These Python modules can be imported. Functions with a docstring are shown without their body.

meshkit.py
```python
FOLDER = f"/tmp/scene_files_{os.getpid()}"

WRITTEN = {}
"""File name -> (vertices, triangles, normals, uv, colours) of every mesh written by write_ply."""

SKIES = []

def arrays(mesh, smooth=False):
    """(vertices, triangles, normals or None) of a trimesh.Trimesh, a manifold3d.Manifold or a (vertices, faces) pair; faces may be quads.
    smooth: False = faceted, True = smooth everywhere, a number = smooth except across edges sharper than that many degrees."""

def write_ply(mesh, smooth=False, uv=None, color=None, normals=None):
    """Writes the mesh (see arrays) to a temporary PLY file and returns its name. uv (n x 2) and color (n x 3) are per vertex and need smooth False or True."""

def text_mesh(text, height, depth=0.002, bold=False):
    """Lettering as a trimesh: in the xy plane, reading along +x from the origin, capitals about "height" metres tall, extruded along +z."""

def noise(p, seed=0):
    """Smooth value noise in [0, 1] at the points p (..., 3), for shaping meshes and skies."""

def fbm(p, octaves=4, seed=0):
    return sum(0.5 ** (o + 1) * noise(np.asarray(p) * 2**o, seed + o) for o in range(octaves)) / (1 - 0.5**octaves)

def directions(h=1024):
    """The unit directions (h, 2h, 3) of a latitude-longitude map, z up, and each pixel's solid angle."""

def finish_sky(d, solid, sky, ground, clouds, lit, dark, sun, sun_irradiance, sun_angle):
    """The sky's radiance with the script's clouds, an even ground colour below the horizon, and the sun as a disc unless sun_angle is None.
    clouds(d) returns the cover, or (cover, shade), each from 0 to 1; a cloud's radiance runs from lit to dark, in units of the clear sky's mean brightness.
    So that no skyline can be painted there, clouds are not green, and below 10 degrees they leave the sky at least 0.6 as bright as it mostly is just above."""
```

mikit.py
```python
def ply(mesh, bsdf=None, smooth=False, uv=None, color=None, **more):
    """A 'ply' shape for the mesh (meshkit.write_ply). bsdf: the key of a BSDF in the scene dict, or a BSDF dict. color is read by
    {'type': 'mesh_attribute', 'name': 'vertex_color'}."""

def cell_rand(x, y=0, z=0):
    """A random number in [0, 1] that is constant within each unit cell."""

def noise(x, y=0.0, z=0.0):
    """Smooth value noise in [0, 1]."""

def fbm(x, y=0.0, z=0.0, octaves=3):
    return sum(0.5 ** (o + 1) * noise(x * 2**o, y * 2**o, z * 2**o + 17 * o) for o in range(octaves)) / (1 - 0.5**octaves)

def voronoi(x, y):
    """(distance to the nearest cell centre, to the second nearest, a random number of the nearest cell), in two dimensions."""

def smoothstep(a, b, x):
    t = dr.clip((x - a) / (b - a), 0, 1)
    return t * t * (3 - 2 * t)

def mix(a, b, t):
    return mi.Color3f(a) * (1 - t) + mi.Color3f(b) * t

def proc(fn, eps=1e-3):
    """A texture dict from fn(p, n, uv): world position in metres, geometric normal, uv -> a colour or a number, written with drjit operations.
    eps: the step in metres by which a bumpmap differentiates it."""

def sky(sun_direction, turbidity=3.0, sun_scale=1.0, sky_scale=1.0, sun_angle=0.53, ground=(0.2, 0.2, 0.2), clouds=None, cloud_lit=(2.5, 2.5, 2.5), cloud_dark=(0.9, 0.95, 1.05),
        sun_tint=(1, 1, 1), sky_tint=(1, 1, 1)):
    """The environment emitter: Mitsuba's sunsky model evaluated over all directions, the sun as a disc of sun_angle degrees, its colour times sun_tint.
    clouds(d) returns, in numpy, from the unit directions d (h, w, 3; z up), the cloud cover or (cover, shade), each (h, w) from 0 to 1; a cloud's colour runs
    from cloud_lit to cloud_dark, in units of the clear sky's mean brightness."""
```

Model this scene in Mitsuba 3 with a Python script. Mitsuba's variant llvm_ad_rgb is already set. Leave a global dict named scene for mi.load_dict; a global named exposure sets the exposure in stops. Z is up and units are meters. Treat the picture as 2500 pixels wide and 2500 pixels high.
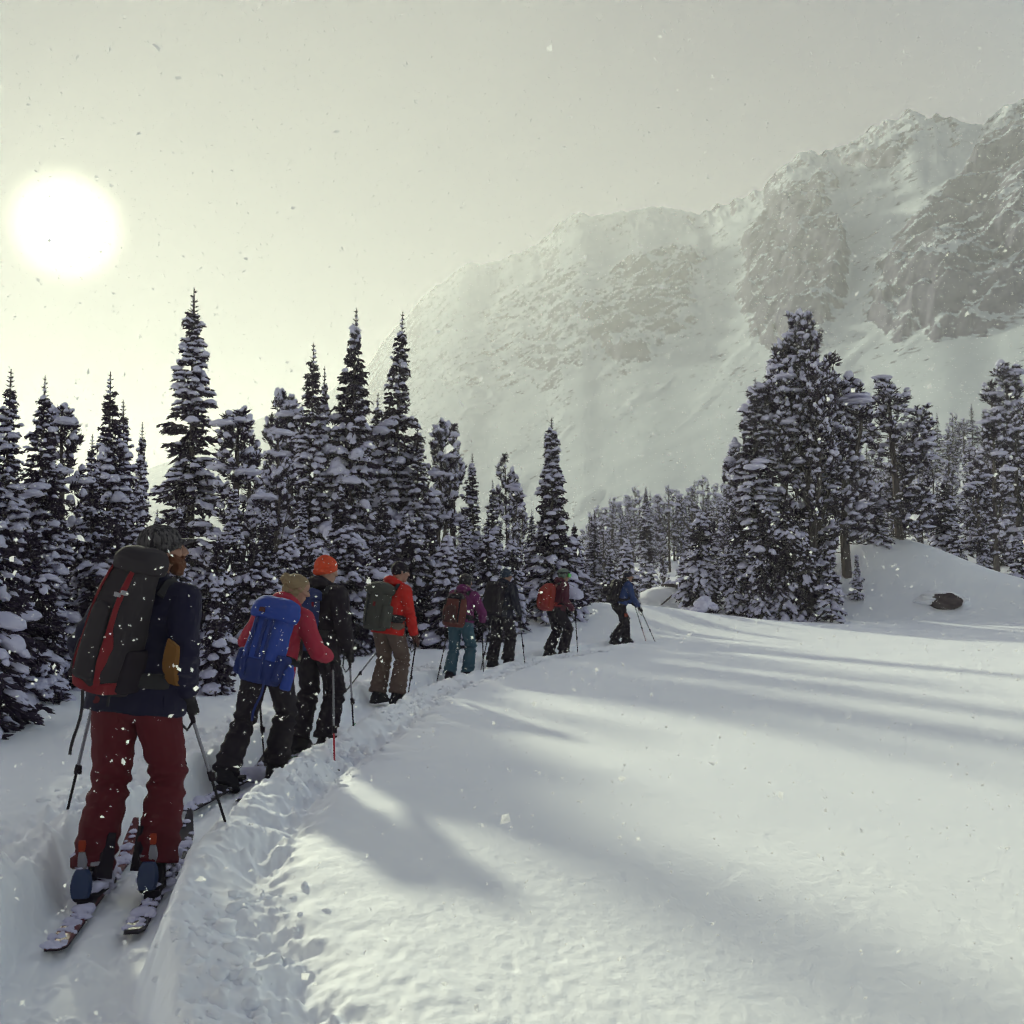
"""Ski tourers in single file climbing past snow-laden firs below a hazy mountain, seen against the sun."""
import math
import numpy as np
import trimesh
import manifold3d as m3
from scipy.spatial import cKDTree
import drjit as dr
import mitsuba as mi
import meshkit, mikit
from mikit import noise, fbm, smoothstep, mix, proc

T = mi.ScalarTransform4f
scene, labels = {}, {}

# ------------------------------------------------------------------ camera, sky, exposure
PITCH = math.radians(4.1)
scene['camera'] = {'type': 'perspective', 'fov': 55.0, 'fov_axis': 'x', 'near_clip': 0.05, 'far_clip': 6000.0,
                   'to_world': T().look_at(origin=[0, 0, 1.55], target=[0, math.cos(PITCH), 1.55 + math.sin(PITCH)], up=[0, 0, 1]),
                   'medium': {'type': 'ref', 'id': 'air'}}
SUN = np.array([-0.399, 0.860, 0.3176]); SUN /= np.linalg.norm(SUN)


def np_step(a, b, x):
    t = np.clip((x - a) / (b - a), 0, 1)
    return t * t * (3 - 2 * t)


def overcast(d):
    """Snow cloud all over: bright and warm round the sun, greyer and more violet away from it, thin and bluer high on the right, a dark patch added high on the left for lens vignette."""
    ang = np.degrees(np.arccos(np.clip(d @ SUN, -1, 1)))
    puff = meshkit.fbm(d * np.array([2.2, 2.2, 4.0]) + 3.1, 5, 11)
    near = 0.09 * np.exp(-(ang / 8.0) ** 1.1) + 0.07 * np.exp(-(ang / 48.0) ** 2)
    bank = np.array([-0.50, 0.66, 0.56])  # centre of the added dark patch that stands in for lens vignette
    off = np.degrees(np.arccos(np.clip(d @ (bank / np.linalg.norm(bank)), -1, 1))) + 14 * (puff - 0.5)
    near = near * (0.30 + 1.4 * puff) * (1 - 0.9 * np_step(15, 3, off)) + 0.9 * np.exp(-(ang / 2.55) ** 6)
    right = d[..., 0] * 0.75 + d[..., 2] * 0.66
    cover = 1 - 0.8 * np_step(0.45, 0.95, right + 0.25 * (puff - 0.5))
    return cover, np.clip(1 - near, 0, 1)


exposure = 2.12
scene['sky'] = mikit.sky(SUN, turbidity=3, sun_scale=2.0, sun_angle=2.6, ground=(0.55, 0.55, 0.6), clouds=overcast,
                         cloud_lit=(4.8, 4.9, 3.5), cloud_dark=(0.17, 0.13, 0.36), sun_tint=(0.68, 0.97, 1.26))
# the air full of fine snow: a closed box round everything but the sky
scene['air'] = {'type': 'homogeneous', 'albedo': {'type': 'rgb', 'value': [0.95, 0.95, 0.95]}, 'sigma_t': 0.00063,
                'phase': {'type': 'hg', 'g': 0.3}}

# ------------------------------------------------------------------ helpers
def put(key, mesh, bsdf, smooth=False, kind=None, label=None, cat=None, group=None, uv=None, **more):
    """One entry of the scene; a key that is taken gets the next number. Returns the key used."""
    k, n = key, 0
    while k in scene or k in labels:
        n += 1
        k = f'{key}_{n:03d}'
    scene[k] = mikit.ply(mesh, bsdf, smooth=smooth, uv=uv, **more)
    tell(k, label, cat, group, kind)
    return k


def tell(k, label=None, cat=None, group=None, kind=None):
    d = {a: b for a, b in (('label', label), ('category', cat), ('group', group), ('kind', kind)) if b}
    if d:
        labels[k] = d


def thing(key, label, cat, group=None):
    """A thing made only of parts: reserves its key."""
    k, n = key, 0
    while k in labels or any(s == k or s.startswith(k + '__') for s in scene):
        n += 1
        k = f'{key}_{n:03d}'
    tell(k, label, cat, group)
    return k


def nfbm(x, y, z=0.0, octaves=3, seed=0):
    p = np.stack(np.broadcast_arrays(np.asarray(x, float), np.asarray(y, float), np.asarray(z, float)), -1)
    return meshkit.fbm(p, octaves, seed)


# ------------------------------------------------------------------ materials of the setting
def snow_bump(p, n, uv):
    return fbm(p.x * 30, p.y * 26, p.z * 30, 2) * 0.6 + noise(p.x * 110, p.y * 110, p.z * 110) * 0.3


def snow_colour(p, n, uv):
    return mix([0.80, 0.82, 0.87], [0.87, 0.885, 0.905], fbm(p.x * 0.9, p.y * 0.9, p.z, 3))


scene['m_snow'] = {'type': 'twosided', 'b': {'type': 'bumpmap', 'scale': 0.004, 'arbitrary': proc(snow_bump, 0.004),
                   'b': {'type': 'principled', 'base_color': proc(snow_colour), 'roughness': 0.75, 'specular': 0.25, 'sheen': 0.15}}}
scene['m_shade_tinted_snow'] = {'type': 'twosided', 'b': {'type': 'diffuse', 'reflectance': {'type': 'rgb', 'value': [0.63, 0.62, 0.78]}}}  # dimness and violet cast of shaded snow are put into this colour


def mountain_colour(p, n, uv):
    big = fbm(p.x * 0.06, p.y * 0.06, p.z * 0.09, 4)
    fine = fbm(p.x * 0.3, p.y * 0.3, p.z * 0.4, 3)
    rock = mix([0.072, 0.066, 0.108], [0.19, 0.18, 0.24], fine)  # rock paled and blued in its colour, in place of thicker haze
    dust = noise(p.x * 0.35, p.y * 0.35, p.z * 1.1 + p.x * 0.5)
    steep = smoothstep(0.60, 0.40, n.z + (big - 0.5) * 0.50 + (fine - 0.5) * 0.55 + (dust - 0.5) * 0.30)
    return mix(mix([0.38, 0.42, 0.48], [0.52, 0.56, 0.61], big), rock, steep)  # snow tone lowered to carry the shade of clouds over the mountain


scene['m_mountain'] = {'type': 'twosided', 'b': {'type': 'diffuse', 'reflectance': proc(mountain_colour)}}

# ------------------------------------------------------------------ the ground
TRACK = np.array([(1.3, -3.5), (0.75, -1.6), (0.15, 0), (-0.5, 1.15), (-1.1, 2.35), (-1.6, 3.6), (-1.93, 5.1), (-1.98, 6.4), (-1.95, 7.5),
                  (-1.78, 9), (-1.65, 10.6), (-1.52, 12.4), (-0.80, 15.2), (-0.2, 17.3), (0.85, 19.4), (2.48, 22.5), (3.3, 23.9)])


def spline(pts, n=600):
    from scipy.interpolate import CubicSpline
    s = np.r_[0, np.cumsum(np.linalg.norm(np.diff(pts, axis=0), axis=1))]
    q = np.linspace(0, s[-1], n)
    return CubicSpline(s, pts)(q), q


TRK, TRK_S = spline(TRACK, 900)
TRK_T = np.gradient(TRK, axis=0)
TRK_T /= np.linalg.norm(TRK_T, axis=1, keepdims=True)
TRK_TREE = cKDTree(TRK)


def trench_depth(y):
    return np.interp(y, [-4, 9, 13, 17.5, 22, 23.4, 24.2], [0.27, 0.26, 0.22, 0.16, 0.11, 0.09, 0.0])


def open_snow(x, y):
    """The snow surface before anybody skied over it."""
    z = np.interp(y, [-10, 9, 13, 17.5, 23, 32], [0.27, 0.26, 0.24, 0.20, 0.18, 0.24])
    z = z + 0.10 * (nfbm(x * 0.22 + 7, y * 0.16 + 2, 0, 3, 3) - 0.5) * np_step(1, 5, np.hypot(x, y))
    z = z + 0.75 * np.exp(-((x - 2.0) / 5.0) ** 2 - ((y - 29.5) / 3.4) ** 2)          # swell behind the leaders
    z = z + 0.11 * np.maximum(0, -x - 4.5) * np_step(4, 8, y)                        # bank under the left wood
    bank = np_step(31.0, 36.5, y + 0.10 * (x - 8) + 1.2 * (nfbm(x * 0.16, y * 0.1, 0, 2, 8) - 0.5)) * np_step(4.0, 8.0, x)
    z = z + 1.05 * bank
    z = z + 2.0 * np.exp(-(((x - 13.6) / 3.8) ** 2) - ((y - 37.0) / 3.8) ** 2)        # knoll under the second pine
    z = z + 9.0 * np_step(39, 84, y) * np_step(9, 42, x) + 1.6 * np_step(34, 60, y) * np_step(-12, 6, x)
    z = z + 0.35 * (nfbm(x * 0.12, y * 0.12, 1, 3, 5) - 0.5) * np_step(28, 40, y)
    return z - 30 * np_step(150, 420, np.hypot(x, y))


def ground_z(x, y):
    x, y = np.asarray(x, float), np.asarray(y, float)
    z = open_snow(x, y)
    near = (np.abs(x) < 6) & (y > -4) & (y < 27)
    if not near.any():
        return z
    xs, ys = x[near], y[near]
    dist, i = TRK_TREE.query(np.stack([xs, ys], -1))
    dx, dy = xs - TRK[i, 0], ys - TRK[i, 1]
    off = np.where(TRK_T[i, 1] * dx - TRK_T[i, 0] * dy > 0, dist, -dist)      # + to the right of the track
    depth = trench_depth(ys)
    fine = np_step(16, 7, ys)
    wob = 0.11 * (nfbm(xs * 2.6, ys * 2.6, 0, 3, 21) - 0.5) + 0.022 * (nfbm(xs * 11, ys * 11, 0, 3, 22) - 0.5)
    a = np.abs(off) + wob
    cut = 1 - np_step(0.24, 0.38, a)
    far_end = np_step(24.2, 23.2, ys)
    h = -depth * cut
    # crumbled snow thrown up along both rims and two rows of pole holes
    crumb = nfbm(xs * 7, ys * 7, 0, 4, 31) - 0.42 + 0.5 * np.maximum(0, nfbm(xs * 17, ys * 17, 0, 2, 32) - 0.5)
    rim = np.exp(-((a - 0.42) / 0.10) ** 2)
    right = np.exp(-((off - 0.70 + 0.7 * wob) / 0.13) ** 2)
    left = np.exp(-((off + 0.58 + 0.5 * wob) / 0.17) ** 2)
    patch = np_step(0.36, 0.58, nfbm(xs * 0.9, ys * 0.55, 0, 2, 33))
    scale = np.interp(ys, [-4, 10, 16, 24], [1.0, 0.9, 0.45, 0.25]) * far_end
    h += scale * rim * (0.02 + 0.11 * crumb)
    h += scale * right * (0.5 + 0.5 * patch) * (-0.12 + 0.26 * crumb)
    h += scale * left * (0.4 + 0.6 * patch) * (-0.05 + 0.26 * crumb)
    skirt = np.exp(-((np.abs(off) - 0.75) / 0.40) ** 2)
    h += scale * skirt * 0.05 * (nfbm(xs * 5, ys * 5, 0, 3, 36) - 0.45)
    # floor: packed by the skis, a few kicked lumps
    h += cut * fine * (0.020 * (nfbm(xs * 6, ys * 2.5, 0, 3, 34) - 0.5) + 0.15 * np.maximum(0, nfbm(xs * 8, ys * 8, 0, 3, 35) - 0.56))
    h -= cut * fine * 0.022 * (np.exp(-((off - 0.12) / 0.045) ** 2) + np.exp(-((off + 0.12) / 0.045) ** 2))
    z = z.copy()
    z[near] += h
    return z


def ground_detail(x, y):
    """Wind-pitted surface of the open snow, only where it is close enough to see."""
    r = np.hypot(x, y)
    w = np_step(8, 2.0, r)
    pits = nfbm(x * 26, y * 19, 0, 2, 41)
    holes = np.maximum(0, nfbm(x * 15, y * 12, 3, 2, 42) - 0.56)
    calm = 0.45 + 0.55 * np_step(0.35, 0.6, nfbm(x * 0.5, y * 0.4, 0, 2, 44))
    return w * calm * (0.009 * (pits - 0.5) - 0.016 * holes) + np_step(40, 10, r) * 0.011 * (nfbm(x * 1.6, y * 1.1, 0, 3, 43) - 0.5)


def build_ground():
    # rings round the place where the track starts, finer in front
    az = np.r_[np.linspace(-32, 32, 860), np.linspace(32.8, 180, 75), np.linspace(180, 327.2, 75)[1:]]
    az = np.radians(np.unique(az))
    r = np.r_[0.0, np.geomspace(0.5, 1.3, 16)[:-1], np.geomspace(1.3, 60, 760)[:-1], np.geomspace(60, 1800, 60)]
    A, R = np.meshgrid(az, r)
    x, y = R * np.sin(A), R * np.cos(A)
    z = ground_z(x, y)
    z += ground_detail(x, y)
    n, m = x.shape
    i, j = np.meshgrid(np.arange(n - 1), np.arange(m), indexing='ij')
    k = (j + 1) % m
    f = np.stack([i * m + j, (i + 1) * m + j, (i + 1) * m + k, i * m + k], -1).reshape(-1, 4)
    v = np.stack([x, y, z], -1).reshape(-1, 3)
    f = f[:, ::-1]
    put('snow_ground', (v, f), 'm_snow', smooth=True, kind='structure', label='deep wind-pitted snow cut by the ski track')


build_ground()


# ------------------------------------------------------------------ the mountain: ridge points as bearing (deg from north), distance, height
RIDGE = np.array([
    (-40, 1900, 120), (np.float64(-22.5), 1800, 180), (np.float64(-17.1), 1700, 229), (np.float64(-14.8), 1620, 255), (np.float64(-12.5), 1520, 271), (np.float64(-10.1), 1420, 286), (np.float64(-8.6), 1330, 294), (np.float64(-7.4), 1260, 315),
    (np.float64(-6.1), 1200, 330), (np.float64(-4.6), 1140, 346), (np.float64(-3.0), 1090, 355), (np.float64(-1.1), 1030, 340), (np.float64(0.1), 1000, 341), (np.float64(2.0), 960, 344), (np.float64(3.0), 930, 350), (np.float64(4.1), 900, 346),
    (np.float64(5.2), 880, 337), (np.float64(7.4), 830, 323), (np.float64(10.5), 760, 293), (np.float64(13.2), 690, 269), (np.float64(15.0), 650, 260), (np.float64(16.2), 630, 265), (np.float64(18.2), 610, 266), (np.float64(19.4), 600, 265),
    (np.float64(23.8), 530, 238), (np.float64(26.9), 500, 218), (np.float64(28.3), 490, 218), (np.float64(33.4), 440, 195), (np.float64(38.7), 400, 172), (58, 400, 250)])


def build_mountain():
    nb, nt = 760, 330
    b = np.r_[np.linspace(-40, -12, 70), np.linspace(-12, 30, nb), np.linspace(30.2, 55, 40)]
    t = np.r_[np.linspace(0, 1, nt), 1.05, 1.2]
    B, Tt = np.meshgrid(b, t)
    from scipy.interpolate import PchipInterpolator
    rr, zr = (PchipInterpolator(RIDGE[:, 0], RIDGE[:, c])(B) for c in (1, 2))
    base = PchipInterpolator([-40, -10, 10, 30, 60], [620, 420, 260, 170, 150])(B)
    tc = np.minimum(Tt, 1)
    r = base + (rr - base) * Tt
    z = -6 + (zr + 6) * tc ** 1.22 - (Tt - tc) * 300
    # uneven skyline
    z += (nfbm(B * 0.55, tc * 3, 0, 3, 51) - 0.5) * 16 * np_step(0.6, 1, tc) + (nfbm(B * 1.9, tc * 22, 0, 3, 52) - 0.5) * 7 * np_step(0.80, 1, tc) * np_step(-12, 0, B)
    e = np.degrees(np.arctan2(z - 1.55, r))
    wob = (nfbm(B * 0.55, e * 0.55, 0, 4, 53) - 0.5)

    def block(cb, ce, wb, we, tilt=0.0):
        q = np.hypot((B - cb - tilt * (e - ce) + 2.2 * wob) / wb, (e - ce + 2.2 * wob) / we)
        return np_step(1.15, 0.8, q)

    # rock buttresses with snow gullies between them
    cliff = np.maximum.reduce([block(16.4, 17.2, 3.0, 4.6, 0.10), block(26.0, 17.2, 4.4, 3.9, 0.25), block(28.4, 21.6, 2.6, 2.6, 0.2), block(7.6, 15.6, 3.3, 2.9, 0.4) * 0.8, block(20.5, 23.2, 2.4, 1.0) * 0.7,
                               block(1.5, 14.5, 4.2, 3.6, 0.6) * 0.35])
    x, y = r * np.sin(np.radians(B)), r * np.cos(np.radians(B))
    ridged = lambda f, fz, s: 1 - np.abs(2 * nfbm(x * f, y * f, z * fz, 4, s) - 1)
    # crags lean out of the slope in slanting ribs and ledges, cut by clefts
    diag = z * 0.050 + x * 0.022
    ledge = np.abs((diag + 2.4 * nfbm(x * 0.018, y * 0.018, z * 0.018, 3, 56)) % 1 - 0.5) * 2
    push = 22 * (ridged(0.016, 0.020, 54) - 0.55) + 12 * (ridged(0.05, 0.06, 55) - 0.55) + 8 * (ledge - 0.5) + 6 * (nfbm(x * 0.16, y * 0.16, z * 0.2, 3, 57) - 0.5)
    push = cliff * push * (1 - 0.75 * np_step(0.80, 1.0, tc))
    z2 = z + push * 0.62 + (nfbm(x * 0.010, y * 0.010, 0, 4, 58) - 0.5) * 6 * np_step(0.02, 0.2, tc) * (1 - 0.4 * cliff)
    back = push * 0.55
    x, y = x - back * np.sin(np.radians(B)), y - back * np.cos(np.radians(B))
    # scattered outcrops on the open slope
    spots = np.maximum(0, nfbm(x * 0.035, y * 0.035, 0, 3, 59) - 0.63) * np_step(0.75, 0.35, tc) * np_step(0.02, 0.1, tc)
    z2 += spots * 12
    n, m = x.shape
    i, j = np.meshgrid(np.arange(n - 1), np.arange(m - 1), indexing='ij')
    f = np.stack([i * m + j, i * m + j + 1, (i + 1) * m + j + 1, (i + 1) * m + j], -1).reshape(-1, 4)
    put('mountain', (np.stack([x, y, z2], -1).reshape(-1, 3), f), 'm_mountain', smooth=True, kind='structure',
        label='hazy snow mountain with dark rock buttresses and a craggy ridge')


build_mountain()

scene['haze'] = {'type': 'cube', 'to_world': T().translate([0, 400, 160]).scale([2300, 2300, 230]), 'bsdf': {'type': 'null'},
                 'interior': {'type': 'ref', 'id': 'air'}}
tell('haze', 'pale air full of fine snow that fades the mountain', 'haze', kind='stuff')

# ------------------------------------------------------------------ trees
def bark_colour(p, n, uv):
    return mix([0.05, 0.042, 0.045], [0.13, 0.11, 0.11], fbm(p.x * 22, p.y * 22, p.z * 5, 3))


def needle_colour(p, n, uv):
    return mix([0.024, 0.017, 0.032], [0.064, 0.048, 0.080], fbm(p.x * 5, p.y * 5, p.z * 5, 3))


scene['m_bark'] = {'type': 'diffuse', 'reflectance': proc(bark_colour)}
scene['m_needle'] = {'type': 'diffuse', 'reflectance': proc(needle_colour)}

ICO = {k: trimesh.creation.icosphere(subdivisions=k, radius=1.0) for k in (0, 1, 2, 3)}
OCTA = (np.array([[1, 0, 0], [-1, 0, 0], [0, 1, 0], [0, -1, 0], [0, 0, 1], [0, 0, -1.0]]),
        np.array([[0, 2, 4], [2, 1, 4], [1, 3, 4], [3, 0, 4], [2, 0, 5], [1, 2, 5], [3, 1, 5], [0, 3, 5]]))


def many(v, f):
    """(k, n, 3) vertex sets that share the faces f -> one (vertices, faces)."""
    k, n, _ = v.shape
    return v.reshape(-1, 3), (f[None] + (np.arange(k) * n)[:, None, None]).reshape(-1, f.shape[1])


def join(parts):
    vs, fs, at = [], [], 0
    for v, f in parts:
        if len(v):
            vs.append(np.asarray(v)), fs.append(np.asarray(f) + at)
            at += len(v)
    return np.vstack(vs), np.vstack(fs)


def frames(d):
    """Two unit normals per direction (k, 3)."""
    d = d / np.maximum(np.linalg.norm(d, axis=1, keepdims=True), 1e-9)
    a = np.cross(d, np.where(np.abs(d[:, 2:]) < 0.9, [[0, 0, 1.0]], [[1.0, 0, 0]]))
    a /= np.linalg.norm(a, axis=1, keepdims=True)
    return d, a, np.cross(d, a)


def spindles(p0, p1, r, sides=3, belly=0.4, rng=None):
    """Twigs as closed spindles, thickest at a fraction belly of their length."""
    d, a, b = frames(p1 - p0)
    r = np.broadcast_to(np.asarray(r, float), (len(p0),))
    mid = p0 + (p1 - p0) * belly
    ph = (rng.uniform(0, 6.28, len(p0)) if rng is not None else np.zeros(len(p0)))[:, None] + np.arange(sides) * 2 * np.pi / sides
    ring = mid[:, None] + r[:, None, None] * (np.cos(ph)[..., None] * a[:, None] + np.sin(ph)[..., None] * b[:, None])
    v = np.concatenate([p0[:, None], ring, p1[:, None]], 1)
    k = np.arange(sides)
    f = np.vstack([np.stack([k * 0, 1 + (k + 1) % sides, 1 + k], 1), np.stack([k * 0 + sides + 1, 1 + k, 1 + (k + 1) % sides], 1)])
    return many(v, f)


def lumps(c, rad, yaw, rng, level=1, flat=0.45, rough=0.24, tilt=None):
    """Pillows of snow: rounded, uneven, flatter below. rad (k, 3): along, across, up."""
    base = ICO[level]
    k = len(c)
    if k == 0:
        return np.zeros((0, 3)), np.zeros((0, 3), int)
    u = np.asarray(base.vertices)
    sh = rng.uniform(0, 50, (k, 1, 3))
    bump = meshkit.noise(u[None] * 1.5 + sh) - 0.5 + (0.5 * (meshkit.noise(u[None] * 3.4 + sh) - 0.5) if level > 1 else 0)
    w = u[None] * (1 + 2 * rough * bump)[..., None]
    w[..., 2] = np.where(w[..., 2] < 0, w[..., 2] * flat, w[..., 2])
    w = w * rad[:, None, :]
    if tilt is not None:
        w[..., 2] += w[..., 0] * tilt[:, None]
    cs, sn = np.cos(yaw)[:, None], np.sin(yaw)[:, None]
    v = np.stack([w[..., 0] * cs - w[..., 1] * sn, w[..., 0] * sn + w[..., 1] * cs, w[..., 2]], -1) + c[:, None]
    return many(v, np.asarray(base.faces))


def tubes(paths, radii, sides=7):
    """Tapering limbs: paths list of (n, 3), radii list of (n,)."""
    out = []
    for p, r in zip(paths, radii):
        p, r = np.asarray(p, float), np.asarray(r, float)
        t = np.gradient(p, axis=0)
        d, a, b = frames(t)
        if len(p) > 2:      # keep the frame from spinning
            for i in range(1, len(p)):
                ai = a[i - 1] - d[i] * (a[i - 1] @ d[i])
                a[i] = ai / max(np.linalg.norm(ai), 1e-9)
                b[i] = np.cross(d[i], a[i])
        ph = np.arange(sides) * 2 * np.pi / sides
        v = p[:, None] + r[:, None, None] * (np.cos(ph)[None, :, None] * a[:, None] + np.sin(ph)[None, :, None] * b[:, None])
        n = len(p)
        i, j = np.meshgrid(np.arange(n - 1), np.arange(sides), indexing='ij')
        k = (j + 1) % sides
        f = np.stack([i * sides + j, i * sides + k, (i + 1) * sides + k, (i + 1) * sides + j], -1).reshape(-1, 4)
        f = np.vstack([f[:, [0, 1, 2]], f[:, [0, 2, 3]]])
        v = np.vstack([v.reshape(-1, 3), p[:1], p[-1:]])
        jj = np.arange(sides)
        f = np.vstack([f, np.stack([jj * 0 + n * sides, (jj + 1) % sides, jj], 1), np.stack([jj * 0 + n * sides + 1, (n - 1) * sides + jj, (n - 1) * sides + (jj + 1) % sides], 1)])
        out.append((v, f))
    return join(out)


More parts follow.
